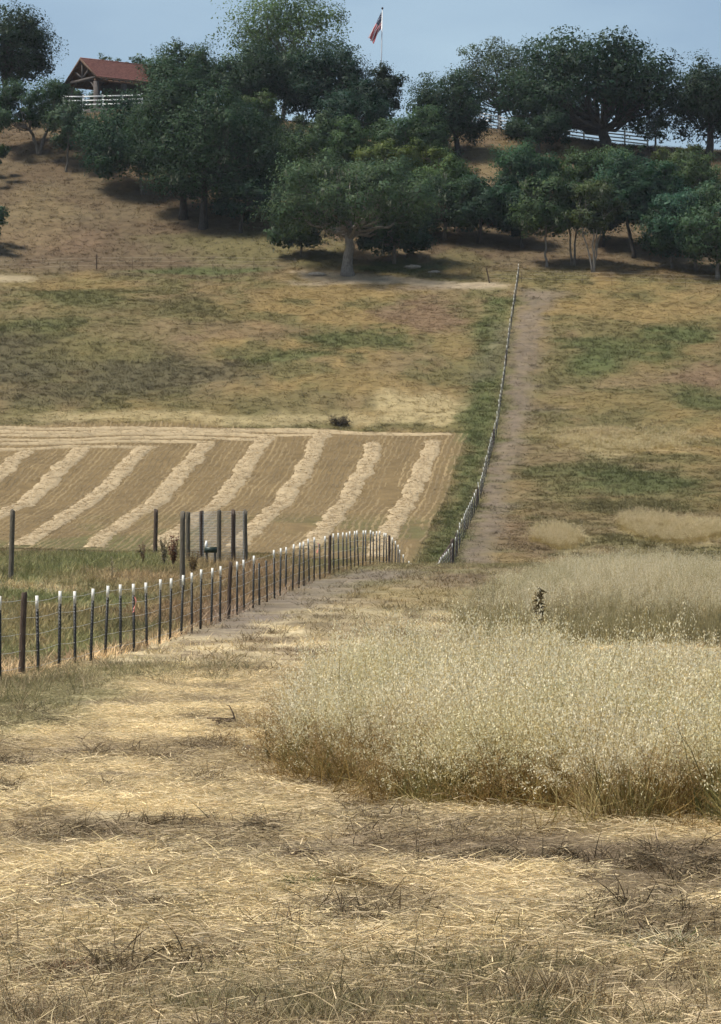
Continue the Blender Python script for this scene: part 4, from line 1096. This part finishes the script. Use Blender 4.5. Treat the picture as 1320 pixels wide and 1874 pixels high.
# ------------------------------------------------------------------ house with the red tiled roof
HD = 394.0
hs = HD / FPX
hx = ux(146, HD)
floor_v = 203
hz0 = vz(floor_v, HD)
gz = float(terrain(hx + 3, HD + 3))
house = tag(empty('ranch_house', (hx, HD, hz0), math.radians(36)), 'open sided ranch house with red clay tile roof on the ridge', 'house')
Rz = vz(107, HD) - hz0                       # ridge height over floor
Wd, Lg, ez = 7.6, 12.5, vz(149, HD) - hz0 + .1
def roof_side(sy):
    g = Geo()
    nxs = int(Lg / .07); nr = 15
    X = np.linspace(0, Lg, nxs); t = np.linspace(0, 1, nr * 2)
    course = np.floor(np.arange(nr * 2) / 2) / nr
    prof = .055 * np.abs(np.sin(X / .30 * np.pi))
    Tt = np.clip(np.stack([course, course + 1.0 / nr], 1)[np.arange(nr * 2), np.arange(nr * 2) % 2], 0, 1)
    lift = np.where(np.arange(nr * 2) % 2 == 0, 0, .045)
    Y = sy * Tt * Wd / 2; Z = Rz - Tt * (Rz - ez)
    V = np.stack(np.broadcast_arrays(X[None], Y[:, None], Z[:, None] + lift[:, None] + prof[None]), -1).reshape(-1, 3)
    i = np.arange(nr * 2 - 1)[:, None] * nxs + np.arange(nxs - 1)[None]
    Q = np.stack([i, i + 1, i + nxs + 1, i + nxs], -1).reshape(-1, 4)
    g.put(V, Q)
    return g.build('roof_tiles', M_TILE)
for sy in (-1, 1):
    g = Geo()
    V = np.array([(0.03, 0, Rz - .03), (Lg - .03, 0, Rz - .03), (Lg - .03, sy * Wd / 2, ez - .03), (.03, sy * Wd / 2, ez - .03)])
    g.put(np.vstack([V, V - (0, 0, .16)]), [(0, 1, 2, 3), (7, 6, 5, 4), (0, 4, 5, 1), (1, 5, 6, 2), (2, 6, 7, 3), (3, 7, 4, 0)])
    ro = add('roof', g.build('roof', M_TIMBER), house)
    add('roof_tiles', roof_side(sy), ro)['kind'] = 'stuff'
    g = Geo(); g.beam((-.06, 0, Rz - .08), (-.06, sy * (Wd / 2 + .02), ez - .1), .1, .26); add('bargeboard', g.build('bargeboard', M_TIMBER), ro)
    for k in range(14):
        xk = .5 + k * .88
        g = Geo(); g.beam((xk, sy * (Wd / 2 - 1.1), ez - .12 + 1.1 * (Rz - ez) / (Wd / 2) - .13), (xk, sy * (Wd / 2 + .12), ez - .29), .12, .17)
        add('rafter', g.build('rafter', M_PLASTER), ro)
g = Geo(); g.tube(np.array([(-.05, 0, Rz + .02), (Lg + .05, 0, Rz + .02)]), .12, 8); add('ridge_tiles', g.build('ridge_tiles', M_TILE), house)
g = Geo(); g.beam((.25, -Wd / 2 + .5, ez + .05), (.25, Wd / 2 - .5, ez + .05), .25, .34); add('tie_beam', g.build('tie_beam', M_PLASTER), house)
g = Geo(); g.beam((.25, 0, ez + .23), (.25, 0, Rz - .35), .2, .2); add('king_post', g.build('king_post', M_PLASTER), house)
for sy in (-1, 1):
    g = Geo(); g.beam((.25, sy * .15, ez + .35), (.25, sy * 1.6, ez + 1.25), .16, .18); add('strut', g.build('strut', M_PLASTER), house)
    g = Geo(); g.beam((.1, sy * (Wd / 2 - .75), ez - .28), (Lg - .1, sy * (Wd / 2 - .75), ez - .28), .25, .3); add('eave_beam', g.build('eave_beam', M_TIMBER), house)
    for xk in (.35, 4.2, 8.1, 12.0):
        g = Geo(); g.box((xk - .26, sy * (Wd / 2 - .75) - .26, -2.2), (xk + .26, sy * (Wd / 2 - .75) + .26, ez - .43)); add('column', g.build('column', M_PLASTER), house)
    t = np.linspace(0, 1, 7)
    g = Geo(); g.tube(np.stack([np.full(7, .36), sy * (Wd / 2 - 1.0 - 1.5 * t), ez - 1.5 + 1.32 * np.sin(t * np.pi / 2)], 1), .11, 7); add('curved_brace', g.build('curved_brace', M_PLASTER), house)
g = Geo(); g.box((-.2, -Wd / 2, -2.4), (Lg, Wd / 2, -.05)); add('terrace', g.build('terrace', M_PLASTER), house)
g = Geo(); g.box((4.6, -Wd / 2 + 1.3, -.05), (Lg - .2, Wd / 2 - 1.1, ez + .1)); add('wall', g.build('wall', M_DARKWALL), house)
for k in range(3):
    g = Geo(); g.box((5.4 + 2.3 * k, -Wd / 2 + 1.22, .9), (6.9 + 2.3 * k, -Wd / 2 + 1.297, 2.0)); wn = add('window', g.build('window', M_TROUGH), house)
    g = Geo(); g.box((5.3 + 2.3 * k, -Wd / 2 + 1.19, .8), (7.0 + 2.3 * k, -Wd / 2 + 1.27, .895)); add('sill', g.build('sill', M_PLASTER), wn)

# ------------------------------------------------------------------ white ranch rail fences
def rail_fence(pts, label, rails=4, h=1.5, mat=None):
    P = [np.array(p) for p in pts]
    fo = tag(empty('rail_fence', P[0]), label, 'fence', 'white rail fences along the ridge')
    for k, p in enumerate(P):
        g = Geo(); g.box((-.09, -.09, -1.2), (.09, .09, h + .08)); g.box((-.11, -.11, h + .08), (.11, .11, h + .12))
        add('post', g.build('post', M_WHITE), fo, p - P[0])
    for a, b in zip(P[:-1], P[1:]):
        for j in range(rails):
            z = h - .08 - j * (h - .15) / rails
            g = Geo(); g.beam(a - P[0] + (0, -.11, z), b - P[0] + (0, -.11, z), .04, .15); add('rail', g.build('rail', M_WHITE), fo)
def ridge_pts(us, d, vtop, h):
    out = []
    for u, v in zip(us, np.broadcast_to(vtop, (len(us),))):
        x = ux(u, d); out.append((x, d, vz(v, d) - h))
    return out
rail_fence(ridge_pts([115, 151, 187, 223, 259], 389.0, [176, 176, 175, 174, 173], 1.6), 'white rail fence below the red roofed house', 3, 1.6)
rail_fence(ridge_pts([845, 880, 915, 950, 985, 1020], 394.0, [200, 206, 213, 220, 226, 232], 1.7), 'white rail fence piece left of the huge skyline oak', 4, 1.7)
rail_fence(ridge_pts([1035, 1070, 1107, 1145, 1187], 392.0, [226, 231, 236, 240, 245], 1.75), 'rail fence seen against the sky under the huge oak', 4, 1.75)

# ------------------------------------------------------------------ flagpole and flag
FD = 404.0
pz = float(terrain(ux(698, FD), FD))
pole = tag(empty('flagpole', (ux(697, FD), FD, pz)), 'tall grey flagpole rising behind the ridge oaks', 'flagpole')
top = vz(17, FD) - pz
g = Geo(); g.tube(np.array([(0, 0, -.3), (.05, 0, top * .5), (.22, 0, top)]), [.12, .095, .055], 10); add('shaft', g.build('shaft', M_POLE, True), pole)
g = Geo()
th = np.linspace(0, np.pi, 7)
g.tube(np.stack([np.full(7, .22), np.zeros(7), top + .13 - .14 * np.cos(th)], 1), .14 * np.sin(th) + .003, 9); add('finial', g.build('finial', M_DARKWALL, True), pole)
g = Geo(); g.box((-.35, -.35, -.3), (.35, .35, .12)); add('footing', g.build('footing', M_PLASTER), pole)
def flag_mat():
    m, n, out = newmat('flag_cloth')
    uvn = N(n, 'ShaderNodeUVMap'); sp = N(n, 'ShaderNodeSeparateXYZ'); n.links.new(uvn.outputs[0], sp.inputs[0])
    def mth(op, a, b=None):
        x = N(n, 'ShaderNodeMath', operation=op)
        for i, q in enumerate((a, b)):
            if q is None: continue
            if isinstance(q, (int, float)): x.inputs[i].default_value = q
            else: n.links.new(q, x.inputs[i])
        return x.outputs[0]
    u_, v_ = sp.outputs[0], sp.outputs[1]            # u along the fly, v down the hoist
    stripe = mth('LESS_THAN', mth('MODULO', mth('MULTIPLY', v_, 13.0), 2.0), 1.0)
    def mixc_(f, a, b):
        x = N(n, 'ShaderNodeMix', data_type='RGBA'); n.links.new(f, x.inputs[0])
        for i, q in ((6, a), (7, b)):
            if isinstance(q, tuple): x.inputs[i].default_value = q
            else: n.links.new(q, x.inputs[i])
        return x.outputs[2]
    c = mixc_(stripe, (.80, .76, .78, 1), (.50, .07, .085, 1))
    canton = mth('MULTIPLY', mth('LESS_THAN', u_, .40), mth('LESS_THAN', v_, 7 / 13))
    st = mth('MULTIPLY', mth('SINE', mth('MULTIPLY', u_, 3.1416 * 11 / .40)), mth('SINE', mth('MULTIPLY', v_, 3.1416 * 9 / (7 / 13))))
    star = mth('GREATER_THAN', st, .55)
    c = mixc_(canton, c, mixc_(star, (.02, .03, .09, 1), (.7, .7, .72, 1)))
    p = N(n, 'ShaderNodeBsdfPrincipled'); p.inputs['Roughness'].default_value = .8; n.links.new(c, p.inputs['Base Color'])
    t = N(n, 'ShaderNodeBsdfTranslucent'); n.links.new(c, t.inputs['Color'])
    x = N(n, 'ShaderNodeMixShader'); x.inputs[0].default_value = .5
    n.links.new(p.outputs[0], x.inputs[1]); n.links.new(t.outputs[0], x.inputs[2]); n.links.new(x.outputs[0], out.inputs[0])
    return m
hoist, fly = 2.1, 3.75
a_, b_ = np.meshgrid(np.linspace(0, 1, 41), np.linspace(0, 1, 27))      # a along fly, b down the hoist
amp = np.clip(a_ * 1.6, 0, 1)
FX = -.07 - .42 * fly * a_ ** .9 * (1 - .12 * b_) + amp * b_ * .55 * (1 - a_ * .3)
FZ = -.87 * fly * a_ - hoist * b_ * (1 - .62 * amp)
FY = amp * .30 * np.sin(b_ * 15 + a_ * 3) + .1 * np.sin(a_ * 7 + b_ * 3)
FX = FX + amp * .10 * np.sin(b_ * 15 + a_ * 3 + 1.2)
FX = np.where(b_ * (1 - a_) > 0, FX, FX)
V = np.stack([FX, FY, FZ], -1).reshape(-1, 3)
i = np.arange(26)[:, None] * 41 + np.arange(40)[None]
Q = np.stack([i, i + 1, i + 42, i + 41], -1).reshape(-1, 4)
fl = add('flag', mesh('flag', V, [Q], flag_mat(), smooth=True, uv=np.stack([a_.ravel(), b_.ravel()], 1)))
fl.location = (ux(697, FD) + .2, FD, vz(21, FD))
tag(fl, 'red white and blue striped flag drooping from the pole', 'flag')

# ------------------------------------------------------------------ weeds, sticks, clods and clumps
def weed(u, v, label, h, seed, colr, n=6, dmin=9.0, spread=.25, cat='weed', name='dock_plant', leafw=.03, d=None):
    p = hit(u, v, dmin) if d is None else at(u, d)
    r = rng_of(seed); gs, gl = Geo(), Geo()
    root = tag(empty(name, p), label, cat)
    for k in range(n):
        a = r.uniform(0, 6.28); H = h * r.uniform(.6, 1.05); le = r.uniform(0, spread)
        t = np.linspace(0, 1, 6)
        P = np.stack([np.cos(a) * le * H * t ** 1.3, np.sin(a) * le * H * t ** 1.3, -.05 + H * t], 1)
        gs.tube(P, .012 * h * (1.2 - t), 5)
        m = 40
        tt = r.uniform(.3, 1, m)
        q = np.stack([np.interp(tt, t, P[:, j]) for j in range(3)], 1)
        dv = unit(r.normal(size=(m, 3)) + np.array([0, 0, .5]))
        gl.blades(q, dv, r.uniform(.04, .13, m) * h, leafw * h * r.uniform(.6, 1.3, m), .3, np.array(colr) * r.uniform(.6, 1.3, (m, 1)), r, 1)
    add('stalk', gs.build('stalk', M_STICK), root)
    add('leaves', gl.build('leaves', M_PLANT), root)['kind'] = 'stuff'
weed(318, 0, 'rust red dried dock plant beside the thick grey post', 1.35, 801, (.16, .075, .045), 7, d=118, spread=.22)
weed(300, 0, 'cream dried weed left of the rust red dock plant', 1.25, 802, (.42, .34, .21), 8, d=120, spread=.3, name='dry_weed')
weed(262, 0, 'brown dried dock stalk near the dark wooden post', .95, 803, (.16, .10, .06), 5, d=122, spread=.4)
weed(352, 0, 'brown bushy weed at the foot of the netted pen', 1.0, 804, (.17, .12, .06), 12, d=112, spread=.5, name='dry_weed')
weed(988, 1176, 'dark upright dock plant among the farther wild oats', 1.3, 805, (.11, .085, .04), 9, spread=.14, leafw=.05)
weed(493, 1405, 'thin grey weed at the left end of the wild oats', .45, 806, (.20, .17, .09), 4, spread=.18, name='dry_weed')
weed(205, 1030, 'pale thin post like dry stalk in the swale grass', .8, 807, (.35, .30, .2), 2, d=105, spread=.05, name='dry_weed')
# dark shrub above the mown field
p = hit(622, 781)
r = rng_of(820); g = Geo(); gl = Geo()
sh = tag(empty('dark_shrub', p), 'dark dead bush at the upper edge of the mown field', 'shrub')
for k in range(26):
    a = r.uniform(0, 6.28); H = r.uniform(.4, .95); le = r.uniform(.3, 1.2)
    t = np.linspace(0, 1, 5)
    P = np.stack([np.cos(a) * le * t, np.sin(a) * le * t * .6, -.05 + H * t ** .8], 1)
    g.tube(P, .03 * (1.15 - t), 4)
    q = P[r.integers(2, 5, 22)] + r.normal(0, .12, (22, 3))
    gl.blades(q, unit(r.normal(size=(22, 3)) + (0, 0, .3)), r.uniform(.1, .3, 22), .06, .2, np.array((.07, .055, .035)) * r.uniform(.5, 1.4, (22, 1)), r, 1)
add('stems', g.build('stems', M_BARKD), sh); add('twigs', gl.build('twigs', M_PLANT), sh)['kind'] = 'stuff'
# fallen branch on the straw
p = hit(412, 1331)
br = tag(empty('fallen_branch', p), 'broken brown branch with upright twig lying on the straw', 'branch')
r = rng_of(830); sc = p[1] / FPX
g = Geo()
for k in range(5):
    z0 = .02 + .02 * k
    g.tube(np.stack([np.linspace(-.17 + r.normal(0, .03), .1, 6), r.normal(0, .03, 6) + k * .03, z0 + r.normal(0, .008, 6)], 1), .012, 6)
add('stem', g.build('stem', M_STICK), br)
g = Geo(); g.tube(np.array([(.13, 0, 0), (.12, 0, .08), (.09, .02, .17), (.05, .02, .25), (.01, .02, .26)]), [.011, .01, .009, .007, .004], 6); add('twig', g.build('twig', M_STICK), br)
def rock(u, v, wpx, hpx, label, seed, mat, name='stone', cat='stone', flat=.6):
    p = hit(u, v); r = rng_of(seed); s = p[1] / FPX
    th, ph = np.meshgrid(np.linspace(0, 2 * np.pi, 17)[:-1], np.linspace(.12, np.pi - .12, 9))
    dv = np.stack([np.sin(ph) * np.cos(th), np.sin(ph) * np.sin(th), np.cos(ph)], -1)
    q = 1 + (fbm(dv[..., 0] * 2 + dv[..., 2] * 1.7 + seed, dv[..., 1] * 2 + seed, seed, 3) - .5) * .9
    V = (dv * q[..., None] * np.array([wpx * s / 2, wpx * s / 2 * .7, hpx * s * flat])).reshape(-1, 3)
    V = np.vstack([V, [(0, 0, V[:, 2].max()), (0, 0, V[:, 2].min())]])
    i = np.arange(8)[:, None] * 16; j = np.arange(16)[None]
    Q = np.stack([i + j, i + 16 + j, i + 16 + (j + 1) % 16, i + (j + 1) % 16], -1).reshape(-1, 4)
    jj = np.arange(16); Tt = np.vstack([np.stack([jj, (jj + 1) % 16, np.full(16, 144)], 1), np.stack([128 + (jj + 1) % 16, 128 + jj, np.full(16, 145)], 1)])
    tag(add(name, mesh(name, V, [Q, Tt], mat), None, p), label, cat)
M_CLOD = solid_mat('dark_clod_earth', (.11, .085, .065), .95, 9, .6, 1.4, 1)
rock(457, 1378, 34, 20, 'dark earth clod beside the thin grey weed', 3, M_CLOD, 'earth_clod', 'clod')
rock(757, 491, 34, 9, 'flat pale stone in the shade right of the central oak', 4, M_STONE)
rock(795, 499, 22, 6, 'smaller pale stone right of the flat one', 5, M_STONE)
rock(580, 503, 30, 7, 'pale low stone left of the central oak trunk', 6, M_STONE)
rock(100, 1027, 22, 6, 'pale stone lying in the swale grass', 7, M_STONE)

def clump(u, v, wpx, hpx, label, seed, colr, n=240, messy=.9, green=0.0, name='grass_clump', up=.5, blen=1.0):
    """mound of matted cut grass"""
    p = hit(u, v); r = rng_of(seed); s = p[1] / FPX
    W, H = wpx * s, hpx * s * .95; n = int(n * 2.3)
    g = Geo()
    a = r.uniform(0, 6.28, n); q = np.clip(np.abs(r.normal(0, .55, n)), 0, 1.5)
    bx, by = np.cos(a) * q * W / 2, np.sin(a) * q * W * .32
    by = by + W * .5 * (fbm(bx / (W * .3) + seed, bx * 0, seed + 3, 2) - .5)
    lump = .45 + .9 * fbm(bx / (W * .22) + seed, by / (W * .22), seed, 2)
    gz_ = terrain(bx + p[0], by + p[1]) - p[2]
    bz = gz_ + np.clip(1 - q ** 2, 0, 1) * H * lump * r.uniform(0, 1, n) * (1 - up)
    b = r.uniform(0, 6.28, n)
    dr = unit(np.stack([np.cos(b) * messy, np.sin(b) * messy, r.normal(up, .25, n)], 1))
    k = r.uniform(.45, 1.5, (n, 1)) ** 1.2
    c = np.array(colr) * k
    pm = r.random(n) < .35
    c[pm] = np.array((.42, .33, .2)) * k[pm]
    if green: 
        gm = r.random(n) < green
        c[gm] = np.array((.12, .15, .05)) * k[gm]
    g.blades(np.stack([bx, by, bz], 1), dr, blen * np.clip(r.uniform(.4, 1.4, n) * H * (.85 + up * .2), .04, .4), r.uniform(.004, .008, n), r.uniform(.1, .8, n), c, r, 3)
    tag(add(name, g.build(name, M_HAY), None, p), label, 'grass clump', 'clumps of matted grass in the foreground')
BR = (.185, .14, .085); TN = (.33, .25, .135)
clump(470, 1535, 230, 34, 'long dark matted clump of raked grass left of centre foreground', 900, BR, 900, up=.25)
clump(563, 1576, 76, 24, 'small very dark mound of matted grass in the centre foreground', 901, (.12, .085, .055), 420, up=.2)
clump(640, 1618, 90, 44, 'round tan grass tuft just right of the dark mound', 902, (.27, .19, .095), 420, up=.8, green=.1)
clump(540, 1632, 80, 40, 'greenish grass tuft below the dark mound', 903, TN, 330, up=1.0, green=.45)
clump(320, 1564, 130, 14, 'low dark strip of matted grass left of the dark mound', 904, BR, 300, up=.15)
clump(1185, 1590, 130, 36, 'dark rounded heap of grass on the right side of the foreground', 905, BR, 600, up=.2)
clump(1290, 1600, 110, 50, 'dark heap of grass at the right edge of the foreground', 906, BR, 600, up=.25)
clump(890, 1570, 120, 28, 'dark flat heap of cut grass below the wild oats', 907, BR, 480, up=.2)
clump(1030, 1575, 70, 34, 'small dark peaked heap of grass right of the flat heap', 908, (.15, .11, .065), 320, up=.3)
clump(740, 1600, 140, 18, 'low brown mat of grass between tan tuft and flat heap', 909, BR, 380, up=.15)
clump(700, 1580, 50, 20, 'small brown mat of grass behind the tan tuft', 910, BR, 200, up=.2)
clump(380, 1620, 120, 20, 'thin patch of standing straw left of the greenish tuft', 911, TN, 220, up=.7)
clump(150, 1520, 160, 20, 'dull brown grass mat at the left of the foreground', 912, (.24, .185, .11), 380, up=.35)
clump(310, 1760, 170, 44, 'pale tangled straw heap low on the left', 913, (.44, .34, .19), 420, up=.35)
clump(115, 1800, 170, 50, 'red brown grass clump near the lower left corner', 914, (.20, .125, .07), 520, up=.7)
clump(1010, 1850, 190, 60, 'tall standing brown grass tuft at the bottom right of centre', 915, (.27, .20, .11), 1100, up=1.8, messy=.45)
clump(1230, 1760, 170, 60, 'pale standing grass tuft near the lower right edge', 916, (.44, .38, .25), 520, up=1.2, green=.15)
clump(10, 1720, 60, 26, 'dark matted clump at the left edge low in the foreground', 917, (.13, .10, .06), 260, up=.3)
clump(290, 1395, 90, 40, 'grey brown dead stalks standing in straw left of the fallen branch', 918, (.22, .165, .10), 150, up=1.1)
clump(170, 1385, 120, 40, 'dry grey stalk patch near the fence side of the straw', 919, (.26, .20, .125), 260, up=.9)

# ------------------------------------------------------------------ thin summer haze
g = Geo(); g.box((-2600, -60, -3), (2600, 3990, 92))
m, n, out = newmat('thin_haze')
pv = N(n, 'ShaderNodeVolumePrincipled')
pv.inputs['Color'].default_value = (.80, .88, 1.0, 1)
pv.inputs['Density'].default_value = 0.00006
n.links.new(pv.outputs[0], out.inputs['Volume'])
hz = add('haze', g.build('haze', m)); tag(hz, 'thin pale blue haze over the whole hillside', 'haze', kind='stuff')
